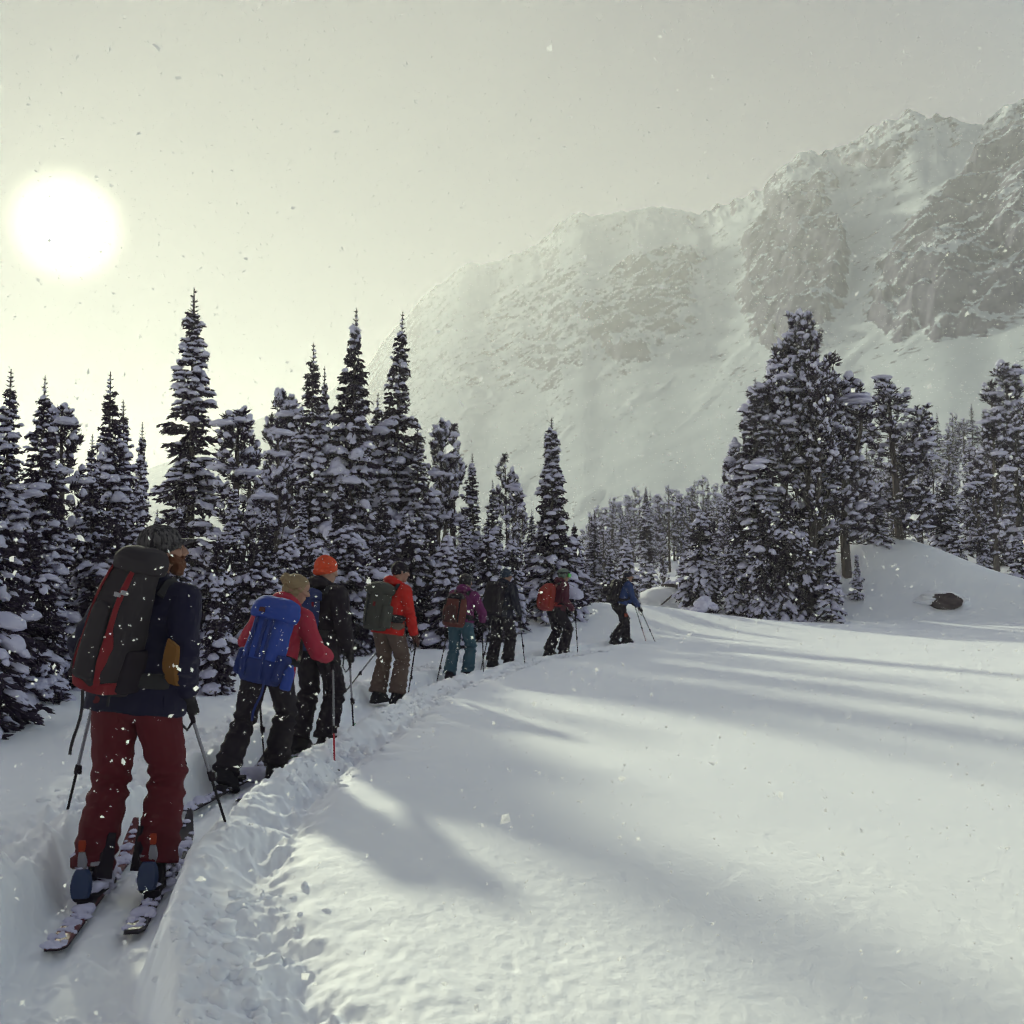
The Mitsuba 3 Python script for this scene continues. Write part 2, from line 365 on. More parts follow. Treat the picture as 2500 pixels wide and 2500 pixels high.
def make_fir(seed, H, R, gap=0.17, nb=7, twig=7, snow=1.0, power=0.85, droop=0.38, skirt=0.03, ragged=0.35, heavy=0.10):
    """A subalpine fir: whorls of drooping boughs fringed with twigs, snow lying along them."""
    rng = np.random.default_rng(seed)
    zs, z = [], skirt * H
    while z < H * 0.93:
        zs.append(z)
        z += gap * (0.65 + 0.7 * rng.random()) * (0.55 + 0.45 * (1 - z / H))
    O, D, L, TZ = [], [], [], []
    lean = rng.normal(0, 0.012, 2)
    side = rng.uniform(0, 6.28)
    for z in zs:
        t = z / H
        swell = 0.62 + 0.7 * meshkit.noise(np.array([z * 1.3 / max(H / 7, .3), seed * 3.7, 0.0]))
        n = max(3, int(round(nb * (0.55 + 0.55 * (1 - t)))))
        a = rng.uniform(0, 6.28) + np.arange(n) * 6.283 / n + rng.normal(0, 0.28, n)
        l = R * ((1 - t) ** power * swell + 0.02) * (1 - ragged * rng.random(n) ** 1.5) * (1 + 0.12 * np.cos(a - side))
        l *= np.where(rng.random(n) < 0.07, 1.28, 1.0)
        zz = z + rng.normal(0, 0.25 * gap, n)
        O.append(np.stack([lean[0] * zz, lean[1] * zz, zz], 1)), D.append(a), L.append(np.maximum(l, 0.05)), TZ.append(np.full(n, t))
    O, A, L, TZ = np.vstack(O), np.concatenate(D), np.concatenate(L), np.concatenate(TZ)
    k = len(A)
    hd = np.stack([np.cos(A), np.sin(A), 0 * A], 1)
    rise = rng.normal(0.10, 0.12, k) + 0.25 * TZ
    sag = droop * rng.uniform(0.55, 1.35, k) * (1 - 0.55 * TZ)

    def at(t):      # point on every bough
        return O + hd * (L * t)[:, None] + np.array([0, 0, 1.0]) * (L * (rise * t - sag * t * t + 0.10 * np.maximum(0, t - 0.7)))[:, None]

    green = []
    one = np.ones(k)
    green.append(spindles(at(0.05 * one), at(0.55 * one), np.minimum(0.030 + 0.050 * L, 0.062), 3, 0.6, rng))
    green.append(spindles(at(0.45 * one), at(1.04 * one), np.minimum(0.028 + 0.045 * L, 0.055), 3, 0.35, rng))
    for q in range(twig):
        t = rng.uniform(0.18, 0.97, k)
        p = at(t)
        s = rng.choice([-1, 1], k)
        ang = s * rng.uniform(0.45, 1.15, k)
        ln = np.minimum((0.40 * (1.05 - t) + 0.13) * L * rng.uniform(0.6, 1.2, k) + 0.035, 0.42)
        dirn = np.stack([np.cos(A + ang), np.sin(A + ang), rng.normal(-0.28, 0.22, k)], 1)
        green.append(spindles(p, p + dirn * ln[:, None], np.minimum(0.016 + 0.095 * ln, 0.034), 3, 0.5, rng))
    # short hanging fringe: the ragged underside
    for q in range(2):
        t = rng.uniform(0.2, 1.0, k)
        p = at(t)
        dirn = np.stack([np.cos(A) * 0.5, np.sin(A) * 0.5, -0.8 + 0 * A], 1) + rng.normal(0, 0.35, (k, 3))
        green.append(spindles(p, p + dirn * (0.06 + 0.10 * L)[:, None], 0.02 + 0.02 * L, 3, 0.45, rng))
    # leader
    zt = np.linspace(0.90 * H, 0.985 * H, 7)
    for q in range(5):
        a = rng.uniform(0, 6.28, 7)
        p = np.stack([lean[0] * zt, lean[1] * zt, zt], 1)
        green.append(spindles(p, p + np.stack([np.cos(a), np.sin(a), 0.5 + 0 * a], 1) * (0.05 + 0.10 * (H - zt) / (0.1 * H))[:, None] * min(1, H / 6), 0.016, 3, 0.4, rng))
    white = []
    nz = meshkit.noise(at(0.6 * one) * 1.25 + seed)
    sel = rng.random(k) < np.clip(2.1 * (nz - 0.16), 0.06, 1) * snow
    side_dir = np.stack([-np.sin(A), np.cos(A), 0 * A], 1)
    for q, (t0, frac, lvl) in enumerate(((0.72, 0.9, 1), (0.42, 0.5, 1), (0.90, 0.75, 0), (0.62, 0.7, 0), (0.8, 0.7, 0), (0.35, 0.4, 0), (0.97, 0.5, 0))):
        m = sel & (rng.random(k) < frac)
        t = np.clip(t0 + rng.normal(0, 0.10, k), 0.12, 1.03)
        lm = L[m]
        off = rng.uniform(-0.24, 0.24, k) * L * np.clip(1.15 - t, 0.15, 1) * (1.0 if lvl == 0 else 0.3)
        p = (at(t) + side_dir * off[:, None])[m]
        sz = 1.0 if lvl else 0.58
        rad = np.stack([0.155 * lm + 0.034, 0.115 * lm + 0.032, 0.085 * lm + 0.032], 1) * sz * rng.uniform(0.5, 1.3, (len(lm), 1)) * (0.68 + 0.75 * nz[m])[:, None] * (1 + rng.normal(0, 0.18, (len(lm), 3)))
        p[:, 2] += rad[:, 2] * 0.5
        white.append(lumps(p, rad, A[m] + rng.normal(0, 0.5, len(lm)), rng, lvl, tilt=(rise - 2 * sag * t)[m] * 0.6, rough=0.34))
    m = (rng.random(k) < heavy * snow) & (L > 0.3 * R)
    p, lm = at(0.72 * one)[m], L[m]
    rad = np.stack([0.25 * lm, 0.30 * lm, 0.13 * lm + 0.03], 1) * rng.uniform(0.6, 1.25, (len(lm), 1))
    p[:, 2] += rad[:, 2] * 0.5
    white.append(lumps(p, rad, A[m], rng, 2, tilt=(rise - 1.4 * sag)[m] * 0.6))
    zt = np.linspace(0.91 * H, 0.97 * H, 4)
    white.append(lumps(np.stack([lean[0] * zt + 0.03, lean[1] * zt, zt], 1), np.tile([[0.05, 0.045, 0.035]], (4, 1)) * rng.uniform(0.6, 1.2, (4, 1)), rng.uniform(0, 6, 4), rng))
    zq = np.linspace(-0.5, H, 12)
    trunk = tubes([np.stack([lean[0] * zq, lean[1] * zq, zq], 1)], [0.011 * H * (1 - np.clip(zq / H, 0, 1)) ** 0.8 + 0.010 + 0.02 * np.exp(-np.maximum(zq, 0) * 3)])
    return {'trunk': (trunk, 'm_bark', 40), 'crown': (join(green), 'm_needle', False), 'snow_load': (join(white), 'm_shade_tinted_snow', True)}


def make_pine(seed, H, R, leaders=3, nbranch=64, tuft=8, snow=1.0, base=0.16, shape='column', blades=9):
    """A whitebark pine: upswept limbs that end in tufts of needles, each tuft with its cap of snow."""
    rng = np.random.default_rng(seed)
    paths, radii, tips = [], [], []
    up = np.array([0, 0, 1.0])
    stems = []
    lean = rng.normal(0, 0.02, 2)
    for q in range(leaders):
        z0 = 0 if q == 0 else rng.uniform(0.18, 0.5) * H
        a = rng.uniform(0, 6.28) if q != 1 else 0.35
        top = H if q == 0 else H * rng.uniform(0.70, 0.95)
        out = 0 if q == 0 else R * rng.uniform(0.4, 0.8)
        t = np.linspace(0, 1, 14)
        x = out * np.sin(np.clip(t * 1.4, 0, 1) * np.pi / 2)
        p = np.stack([lean[0] * H * t + x * np.cos(a), lean[1] * H * t + x * np.sin(a), (z0 if q else -0.5) + (top - (z0 if q else -0.5)) * t], 1)
        p[1:, :2] += np.cumsum(rng.normal(0, 0.012 * H / 6, (13, 2)), 0)
        stems.append(p)
        paths.append(p), radii.append((0.018 * H if q == 0 else 0.009 * H) * (1 - t) ** 0.7 + 0.012)
    per = [nbranch] + [max(8, int(nbranch * 0.42))] * (leaders - 1)
    for q, p in enumerate(stems):
        for b in range(per[q]):
            t = rng.uniform(base if q == 0 else 0.35, 0.985)
            o = np.array([np.interp(t * 13, np.arange(14), p[:, i]) for i in range(3)])
            h = o[2] / H
            prof = {'column': np.sin(np.clip(h, 0.02, 1) ** 0.75 * np.pi) ** 0.5 * (1.1 - 0.35 * h), 'cone': (1 - h) ** 0.75 + 0.12, 'wide': (1 - h) ** 0.5 * 1.05 + 0.1}[shape]
            l = R * prof * rng.uniform(0.45, 1.05) * (0.9 if q == 0 else 0.36) + 0.06
            a = rng.uniform(0, 6.28)
            hd = np.array([np.cos(a), np.sin(a), 0])
            s = np.linspace(0, 1, 7)[:, None]
            lift = rng.uniform(0.25, 0.75) + 0.5 * h
            pb = o + hd * l * (s - 0.22 * s ** 3) + up * l * (rng.uniform(-0.35, 0.05) * s + lift * s ** 2.2)
            paths.append(pb), radii.append((0.010 + 0.012 * l) * (1 - 0.75 * s[:, 0]))
            n = max(2, int(round(tuft * l / R)))
            for c in range(n):
                u = rng.uniform(0.35, 1.0) if c else 1.0
                w = np.array([np.interp(u * 6, np.arange(7), pb[:, i]) for i in range(3)])
                d = pb[min(6, int(u * 6) + 1)] - pb[min(5, int(u * 6))]
                d = d / (np.linalg.norm(d) + 1e-9) + 0.5 * up * rng.random() + rng.normal(0, 0.45, 3)
                d /= np.linalg.norm(d)
                s0 = w
                w = w + d * rng.uniform(0.05, 0.28) * min(1, l) if c else w
                if c:
                    paths.append(np.stack([s0, w])), radii.append([0.012, 0.008])
                tips.append((w, d, rng.uniform(0.75, 1.25)))
        tips.append((p[-1], up, 1.2)), tips.append((p[-2], up, 1.1)), tips.append((p[-3] + [0.05, 0, 0], up, 1.1))
    P, Dn, S = np.array([t[0] for t in tips]), np.array([t[1] for t in tips]), np.array([t[2] for t in tips])
    k = len(P)
    green = []
    _, a, b = frames(Dn)
    for q in range(blades):
        ph = rng.uniform(0, 6.28, k)
        spread = rng.uniform(0.25, 1.25, k)
        dirn = Dn * np.cos(spread)[:, None] + (a * np.cos(ph)[:, None] + b * np.sin(ph)[:, None]) * np.sin(spread)[:, None]
        st = P - Dn * (rng.uniform(0.0, 0.16, k) * S)[:, None]
        green.append(spindles(st, st + dirn * (rng.uniform(0.12, 0.21, k) * S)[:, None], 0.020 * S, 3, 0.55, rng))
    m = rng.random(k) < (0.25 + 0.75 * meshkit.noise(P * 1.5 + seed)) * snow
    up_part = np.clip(Dn[m, 2], 0, 1)
    rad = np.stack([0.085 * S[m], 0.068 * S[m], (0.050 + 0.055 * up_part) * S[m]], 1) * rng.uniform(0.55, 1.2, (m.sum(), 1)) * (1 + rng.normal(0, 0.12, (m.sum(), 3)))
    c = P[m] + up * (0.045 * S[m])[:, None] + Dn[m] * 0.02
    white = [lumps(c, rad, np.arctan2(Dn[m, 1], Dn[m, 0]), rng, 1, tilt=np.clip(Dn[m, 2], -0.5, 0.6) * 0.6)]
    big = rng.random(k) < 0.03 * snow
    rad = np.stack([0.26 * S[big], 0.20 * S[big], 0.10 * S[big]], 1) * rng.uniform(0.7, 1.2, (big.sum(), 1))
    white.append(lumps(P[big] + up * 0.06, rad, rng.uniform(0, 6, big.sum()), rng, 2))
    return {'trunk': (tubes(paths, radii, 5), 'm_bark', 40), 'crown': (join(green), 'm_needle', False), 'snow_load': (join(white), 'm_shade_tinted_snow', True)}


PROTO = {}      # key -> (name of the kind, [variants], height)


def prototype(key, kind, H, makers):
    ids = []
    for n, parts in enumerate(makers):
        g = f'group_{key}_{n}'
        scene[g] = {'type': 'shapegroup', **{name: mikit.ply(mesh, m, smooth=sm) for name, (mesh, m, sm) in parts.items()}}
        ids.append(g)
    PROTO[key] = (kind, ids, H)


prototype('fa', 'fir_tree', 7.0, [make_fir(s, 7.0, 0.88, gap=0.155, nb=8, twig=8, ragged=0.55, heavy=0.05, power=0.75) for s in (1, 2, 3)])
prototype('fb', 'fir_tree', 7.0, [make_fir(s, 7.0, 1.05, gap=0.16, nb=8, twig=9, power=0.85, heavy=0.08, ragged=0.5) for s in (4, 5)])
prototype('fc', 'fir_tree', 6.0, [make_fir(s, 6.0, 1.15, gap=0.14, nb=9, twig=10, power=0.9, heavy=0.09, snow=0.85) for s in (6, 7)])
prototype('fd', 'fir_tree', 3.6, [make_fir(s, 3.6, 1.15, gap=0.12, nb=9, twig=14, power=0.7, heavy=0.12, snow=0.82, droop=0.5) for s in (8, 9, 10)])
prototype('fe', 'fir_tree', 2.6, [make_fir(s, 2.6, 0.62, gap=0.13, nb=7, twig=7, power=0.8, heavy=0.25, droop=0.55, snow=1.15) for s in (11, 12)])
prototype('sa', 'fir_sapling', 2.2, [make_fir(s, 2.2, 0.44, gap=0.17, nb=6, twig=6, power=0.55, heavy=0.02, droop=0.45, skirt=0.10) for s in (13,)])
prototype('pa', 'pine_tree', 6.0, [make_pine(s, 6.0, 0.95, leaders=2, nbranch=80, tuft=9) for s in (21, 22)])
prototype('pb', 'pine_tree', 9.0, [make_pine(s, 9.0, 1.85, leaders=8, nbranch=190, tuft=15, base=0.13, snow=0.9) for s in (24,)])
prototype('pc', 'pine_tree', 6.0, [make_pine(s, 6.0, 0.75, leaders=3, nbranch=52, tuft=7, base=0.25) for s in (25,)])
prototype('pd', 'pine_tree', 6.0, [make_pine(s, 6.0, 1.45, leaders=2, nbranch=120, tuft=12, base=0.10, shape='cone') for s in (26,)])
prototype('bf', 'fir_tree', 6.0, [make_fir(s, 6.0, 1.0, gap=0.27, nb=6, twig=3, heavy=0.06) for s in (31, 32)])
prototype('bp', 'pine_tree', 6.0, [make_pine(s, 6.0, 1.25, leaders=2, nbranch=56, tuft=7, blades=5) for s in (33, 34)])


def plant(x, y, top, key, wide, rng, label, cat, group=None, sink=0.06):
    kind, ids, H = PROTO[key]
    z = float(ground_z(np.array([x]), np.array([y]))[0]) - sink
    s = (top - z) / H
    w = s * wide if wide > 0 else -wide
    k = thing(kind, label, cat, group)
    tell(k + '__snow_load', 'snow lying on the boughs', kind='stuff')
    scene[k] = {'type': 'instance', 'shape': {'type': 'ref', 'id': ids[int(rng.integers(len(ids)))]},
                'to_world': T().translate([x, y, z]).rotate([0, 0, 1], float(rng.uniform(0, 360))).rotate([1, 0, 0], float(rng.normal(0, 0.8))).scale([w, w, s])}
    return k


# labels of trees that nothing tells apart
ALIKE = {'A': 'bushy fir heaped with snow in the dark left wood',
         'B': 'low bushy fir heaped with snow behind the skiers in the middle of the line',
         'C': 'low snow-laden fir in the thicket right of the tall spire tree',
         'D': 'low snow-laden fir crowding the foot of the big pine',
         'E': 'snow-laden tree behind the knoll at the right',
         'F': 'slender fir deep in the left wood',
         'H': 'slim tree between the three tall spires'}
# x, y, height of the top above the camera's foot, kind, breadth, label
WOOD = [
    (-5.78, 10.5, 4.18, 'fa', 1, 'F'),
    (-5.68, 11, 3.97, 'fa', 1.05, 'tall thin fir at the left edge, leftmost pointed top'),
    (-5.61, 11.6, 4.02, 'fb', 0.95, 'pointed fir second from the left edge'),
    (-5.48, 12.2, 3.70, 'pa', 0.95, 'blunt double-topped pine between the pointed firs at left'),
    (-5.57, 13.6, 4.50, 'fb', 0.95, 'slender pointed fir just left of the tallest spire, with a bare leader'),
    (-5.69, 14.6, 4.28, 'fa', 1, 'narrow fir close against the right side of a slender taller fir at left'),
    (-5.88, 15.5, 4.09, 'fa', 0.8, 'F'),
    (-5.59, 13, 3.52, 'fa', 1, 'F'),
    (-6.43, 19.7, 7.58, 'fa', 1.1, 'tallest spire fir of the left wood, right below and beside the sun'),
    (-5.19, 18.5, 4.80, 'pa', 1.25, 'round-topped pine just right of the tallest spire'),
    (-5.34, 22, 5.18, 'pc', 1, 'ragged pine with bent limbs left of the three tall spires'),
    (-5.26, 25.6, 7.82, 'fb', 0.95, 'leftmost of the three tall spire firs in the middle'),
    (-5.11, 26.2, 7.39, 'fa', 0.7, 'H'),
    (-4.36, 26, 8.93, 'fc', 0.78, 'thickest of the three tall spire firs, snow-ringed to its top'),
    (-4.16, 27, 7.71, 'fa', 0.9, 'H'),
    (-3.46, 27.6, 9.23, 'fb', 0.85, 'rightmost of the three tall spire firs, with a thin bare leader'),
    (-6.25, 28, 6.67, 'pa', 0.95, 'H'),
    (-6.54, 28.5, 7.03, 'pa', 0.8, 'H'),
    (-4.20, 29, 7.21, 'fb', 1, 'H'),
    (-2.58, 27, 6.08, 'fb', 1, 'pointed fir first to the right of the three spires'),
    (-2.15, 28, 6.09, 'pa', 0.85, 'blunt snow-plastered pine right of the three spires'),
    (-1.70, 29, 6.22, 'pc', 0.8, 'spindly pine with club-shaped snowy tops above the skier in plum'),
    (-1.12, 29, 5.38, 'fa', 1.1, 'thin low fir above the skier in plum'),
    (-0.62, 28, 4.48, 'fb', 1, 'small pointed fir left of the lone pine above the dark navy skier'),
    (-0.10, 30, 5.43, 'pa', 0.8, 'lone club-topped pine above the skier in dark navy'),
    (0.37, 31, 4.80, 'pa', 0.7, 'small pine tuft just left of the broad pointed fir'),
    (1.12, 27, 6.08, 'fc', 1, 'broad symmetrical pointed fir behind the skier with the red pack'),
    (0.53, 29, 3.72, 'fb', 1, 'C'),
    (-4.71, 8.2, 2.88, 'fd', 1, 'A'),
    (-5.47, 8.6, 3.42, 'fc', 1, 'A'),
    (-6.76, 11, 3.94, 'fc', 1, 'A'),
    (-4.76, 8.8, 2.74, 'fd', 0.85, 'big bushy fir heaped with snow at the left edge, nearest tree'),
    (-5.13, 10.5, 2.19, 'fd', 1, 'A'),
    (-5.45, 11.6, 3.13, 'fc', 0.85, 'A'),
    (-5.80, 11.5, 1.91, 'fd', 0.9, 'A'),
    (-5.36, 12.5, 3.13, 'fc', 0.85, 'A'),
    (-4.85, 11.8, 2.43, 'fd', 0.9, 'A'),
    (-4.62, 12, 2.81, 'fc', 0.85, 'A'),
    (-5.40, 15, 2.67, 'fc', 1, 'A'),
    (-4.37, 12.8, 2.65, 'fc', 0.75, 'A'),
    (-4.54, 15, 2.27, 'fd', 0.8, 'A'),
    (-4.84, 17, 3.33, 'fc', 0.9, 'A'),
    (-3.48, 11.6, 1.64, 'fe', 0.9, 'short snowy fir standing alone just right of the nearest skier'),
    (-4.19, 16, 2.32, 'fd', 0.8, 'A'),
    (-4.49, 18, 3.00, 'fc', 0.9, 'A'),
    (-3.86, 17, 2.36, 'fd', 0.85, 'B'),
    (-3.45, 17.5, 2.39, 'fd', 0.9, 'B'),
    (-4.44, 21, 3.46, 'fc', 0.9, 'B'),
    (-3.88, 22, 3.91, 'fc', 0.9, 'B'),
    (-3.06, 18.5, 2.74, 'fd', 0.95, 'B'),
    (-2.57, 19, 2.46, 'fd', 0.9, 'B'),
    (-3.06, 23, 3.90, 'fc', 0.9, 'B'),
    (-2.22, 21, 3.01, 'fd', 0.9, 'B'),
    (-1.75, 21.5, 2.87, 'fd', 0.9, 'B'),
    (-1.28, 20.5, 2.64, 'fe', 1.1, 'B'),
    (-1.07, 23, 3.27, 'fc', 0.9, 'B'),
    (-0.51, 23, 2.78, 'fd', 0.8, 'C'),
    (-0.01, 25, 2.75, 'fd', 0.8, 'C'),
    (-7.60, 16, 3.53, 'fc', 1, 'A'),
    (-7.51, 14.5, 3.11, 'fc', 1, 'A'),
    (-7.16, 16.5, 3.32, 'fc', 1, 'A'),
    (1.93, 30, 3.39, 'fd', 0.7, 'C'),
    (2.66, 32, 3.69, 'fb', 1.25, 'pointed fir between the broad spire and the leading skier'),
    (1.98, 28.5, 2.45, 'fe', 1, 'C'),
    (3.12, 31.5, 2.55, 'fd', 0.7, 'C'),
    (4.02, 34, 3.18, 'fe', 1, 'C'),
    (5.82, 42, 5.61, 'fa', 1.1, 'thin fir with a ball of snow on its top above the leading skier'),
    (5.71, 37, 3.52, 'pc', 0.9, 'crooked small pine with snow clubs above the fallen log'),
    (6.19, 36, 2.69, 'fe', 0.9, 'little fir behind the fallen log'),
    (6.31, 33, 4.06, 'fd', 0.85, 'drooping snow-plastered fir at the left foot of the big pine group'),
    (7.37, 36, 3.95, 'fb', 1.1, 'D'),
    (8.20, 38, 4.60, 'pa', 0.9, 'D'),
    (7.96, 32.5, 8.39, 'fb', 1.15, 'pointed fir standing against the left side of the big pine'),
    (7.76, 33.5, 6.98, 'pa', 0.9, 'blunt pine at the far left of the big pine group'),
    (10.16, 33, 10.60, 'pb', 0.95, 'biggest pine, many-headed, right of centre before the mountain'),
    (9.16, 33.4, 9.51, 'pa', 1.2, 'D'),
    (11.59, 34, 9.46, 'pa', 1.25, 'pine with upswept snowy side tops on the right of the biggest pine'),
    (8.15, 31.8, 4.45, 'fd', 0.7, 'D'),
    (7.32, 32.3, 4.50, 'fc', 0.7, 'D'),
    (8.76, 31.5, 4.42, 'fd', 0.7, 'D'),
    (9.32, 31.2, 3.21, 'fd', 0.6, 'D'),
    (7.94, 31.4, 3.05, 'fd', 0.6, 'D'),
    (10.45, 33.5, 6.61, 'fc', 0.8, 'D'),
    (9.89, 30.6, 2.60, 'sa', 1, 'thin sapling in front of the biggest pine at the meadow edge'),
    (11.41, 32.6, 2.48, 'sa', 0.8, 'tiny sapling alone on the slope of the knoll'),
    (14.21, 36, 8.87, 'pd', 1.5, 'conical pine on top of the knoll with a dark foot'),
    (16.80, 46, 6.75, 'fc', 0.9, 'E'),
    (13.26, 35.6, 4.60, 'fe', 1.2, 'low fir on the left shoulder of the knoll'),
    (20.00, 48, 6.97, 'pa', 0.9, 'E'),
    (16.49, 37.5, 5.48, 'fd', 0.95, 'broad bushy fir behind the right side of the knoll'),
    (18.01, 38, 6.21, 'pa', 1.3, 'wide club-topped pine right of the knoll'),
    (16.43, 36.5, 3.79, 'fe', 1.2, 'E'),
    (21.64, 44, 9.17, 'pa', 1.1, 'E'),
    (17.46, 36.5, 3.79, 'fd', 0.7, 'E'),
    (18.62, 36, 3.47, 'fe', 1.2, 'small fir at the right edge beside the meadow'),
    (23.31, 47, 7.88, 'fb', 1.1, 'E'),
    (23.73, 46, 9.01, 'pa', 1.2, 'E'),
    (27.69, 54, 13.58, 'pa', 1.3, 'high round-topped pine at the right edge against the mountain'),
    (25.20, 48, 10.39, 'pb', 0.8, 'tall many-headed pine cut by the right edge'),
    (23.78, 44, 8.68, 'pa', 1, 'E'),
]

_rng = np.random.default_rng(77)
for _x, _y, _top, _key, _w, _l in WOOD:
    plant(_x, _y, _top, _key, _w, _rng, ALIKE.get(_l, _l), 'tree', {'A': 'firs of the left wood', 'B': 'firs behind the middle of the line', 'C': 'firs right of the spire', 'D': 'firs round the big pine', 'E': 'trees behind the knoll',
                                                                 'F': 'slender firs in the left wood', 'H': 'slim trees between the spires'}.get(_l))
# hazy stands farther back
def _stand(n, y0, y1, k0, k1, h0, h1, slope, pines, where, group):
    for _ in range(n):
        y = _rng.uniform(y0, y1)
        x = y * _rng.uniform(k0, k1)
        pine = _rng.random() < pines
        plant(x, y, float(ground_z(np.array([x]), np.array([y]))[0]) + _rng.uniform(h0, h1) + slope * (x - 6), 'bp' if pine else 'bf', _rng.uniform(0.85, 1.15), _rng,
              ('round-topped hazy pine ' if pine else 'pointed hazy fir ') + where, 'tree', ('pines ' if pine else 'firs ') + group)


_stand(60, 44, 66, 0.075, 0.225, 2.8, 4.2, 0.10, 0.75, 'in the distant stand between the leading skier and the big pine', 'of the distant stand beyond the meadow')
_stand(90, 50, 88, 0.33, 0.56, 3.2, 5.2, 0.0, 0.7, 'on the wooded slope at the right edge', 'of the wooded slope at the right')

# ------------------------------------------------------------------ people: tools
def cloth(name, rgb, rough=0.85, sheen=0.35, spec=0.25):
    scene[name] = {'type': 'principled', 'base_color': {'type': 'rgb', 'value': [0.62 * c for c in rgb]}, 'roughness': rough, 'specular': spec, 'sheen': sheen}
    return name


BALL = np.asarray(trimesh.creation.icosphere(subdivisions=2, radius=1.0).vertices)


def hull(*balls):
    """The hull of balls (centre, radius or three radii)."""
    return m3.Manifold.hull_points(np.vstack([np.asarray(c, float) + BALL * np.asarray(r, float) for c, r in balls]))


def solid(parts, fine=0.012, rounds=8):
    """Union, refined and smoothed, as a trimesh."""
    u = m3.Manifold.batch_boolean(parts, m3.OpType.Add) if len(parts) > 1 else parts[0]
    u = u.refine_to_length(fine)
    q = u.to_mesh()
    m = trimesh.Trimesh(np.asarray(q.vert_properties)[:, :3].astype(float), np.asarray(q.tri_verts), process=True)
    if rounds:
        trimesh.smoothing.filter_taubin(m, lamb=0.5, nu=0.52, iterations=rounds)
    return m


def creases(m, amp, freq, seed, extra=None):
    """Folds in cloth: the surface moved along its normals by stretched noise."""
    v, n = np.array(m.vertices), np.array(m.vertex_normals)
    f = np.asarray(freq, float)
    a = meshkit.fbm(v * f, 3, seed) - 0.5
    b = 1 - np.abs(2 * meshkit.fbm(v * f * 0.8 + 9, 2, seed + 5) - 1) - 0.6
    d = amp * (1.1 * a + 0.8 * b)
    if extra is not None:
        d = d + extra(v)
    m.vertices = v + n * d[:, None]
    return m


def loft(rows, sides=28, e=2.6, steps=None):
    """A rounded body through superellipse rings: rows of (centre xyz, half width, half depth), rings lie across z. Closed."""
    rows = [(np.asarray(c, float), a, b) for c, a, b in rows]
    if steps:
        from scipy.interpolate import PchipInterpolator
        t = np.arange(len(rows))
        q = np.linspace(0, len(rows) - 1, steps)
        data = np.array([[*c, a, b] for c, a, b in rows])
        rows = [(r[:3], r[3], r[4]) for r in PchipInterpolator(t, data)(q)]
    ph = np.arange(sides) * 2 * np.pi / sides
    cx, sx = np.cos(ph), np.sin(ph)
    px, py = np.sign(cx) * np.abs(cx) ** (2 / e), np.sign(sx) * np.abs(sx) ** (2 / e)
    v = np.vstack([c + np.stack([a * px, b * py, 0 * px], 1) for c, a, b in rows] + [rows[0][0][None], rows[-1][0][None]])
    n = len(rows)
    i, j = np.meshgrid(np.arange(n - 1), np.arange(sides), indexing='ij')
    k = (j + 1) % sides
    f = np.stack([i * sides + j, i * sides + k, (i + 1) * sides + k, (i + 1) * sides + j], -1).reshape(-1, 4)
    f = np.vstack([f[:, [0, 1, 2]], f[:, [0, 2, 3]]])
    jj = np.arange(sides)
    f = np.vstack([f, np.stack([jj * 0 + n * sides, (jj + 1) % sides, jj], 1), np.stack([jj * 0 + n * sides + 1, (n - 1) * sides + jj, (n - 1) * sides + (jj + 1) % sides], 1)])
    return trimesh.Trimesh(v, f, process=False)


def tube_mesh(path, r, sides=8):
    path = np.asarray(path, float)
    v, f = tubes([path], [np.broadcast_to(np.asarray(r, float), (len(path),))], sides)
    return trimesh.Trimesh(v, f, process=False)


def strap_mesh(path, normal, width, thick=0.006):
    """A flat band along a path; normal: its outward side at each point."""
    p = np.asarray(path, float)
    n = np.broadcast_to(np.asarray(normal, float), p.shape)
    t = np.gradient(p, axis=0)
    s = np.cross(t, n)
    s /= np.linalg.norm(s, axis=1, keepdims=True)
    n = n / np.linalg.norm(n, axis=1, keepdims=True)
    w = np.broadcast_to(np.asarray(width, float), (len(p),))[:, None] / 2
    ring = np.stack([p - s * w, p - s * w * 0.8 + n * thick, p + s * w * 0.8 + n * thick, p + s * w, p - n * thick * 0.3], 1)
    m, k = len(p), 5
    i, j = np.meshgrid(np.arange(m - 1), np.arange(k), indexing='ij')
    q = (j + 1) % k
    f = np.stack([i * k + j, i * k + q, (i + 1) * k + q, (i + 1) * k + j], -1).reshape(-1, 4)
    f = np.vstack([f[:, [0, 1, 2]], f[:, [0, 2, 3]], [[0, 2, 1], [0, 3, 2], [0, 4, 3]], np.array([[0, 1, 2], [0, 2, 3], [0, 3, 4]]) + (m - 1) * k])
    return trimesh.Trimesh(ring.reshape(-1, 3), f, process=False)


def ik(a, b, l1, l2, pole):
    a, b, pole = np.asarray(a, float), np.asarray(b, float), np.asarray(pole, float)
    d = b - a
    L = min(np.linalg.norm(d), (l1 + l2) * 0.998)
    u = d / np.linalg.norm(d)
    x = (l1 * l1 - l2 * l2 + L * L) / (2 * L)
    h = math.sqrt(max(l1 * l1 - x * x, 0))
    w = pole - u * (pole @ u)
    return a + u * x + w / np.linalg.norm(w) * h, a + u * L


def rot(yaw=0, pitch=0, roll=0):
    """Head-like turn: yaw to the right, pitch up, roll to the right, degrees."""
    y, p, r = np.radians([-yaw, pitch, roll])
    Rz = np.array([[np.cos(y), -np.sin(y), 0], [np.sin(y), np.cos(y), 0], [0, 0, 1]])
    Rx = np.array([[1, 0, 0], [0, np.cos(p), -np.sin(p)], [0, np.sin(p), np.cos(p)]])
    Ry = np.array([[np.cos(r), 0, np.sin(r)], [0, 1, 0], [-np.sin(r), 0, np.cos(r)]])
    return Rz @ Rx @ Ry


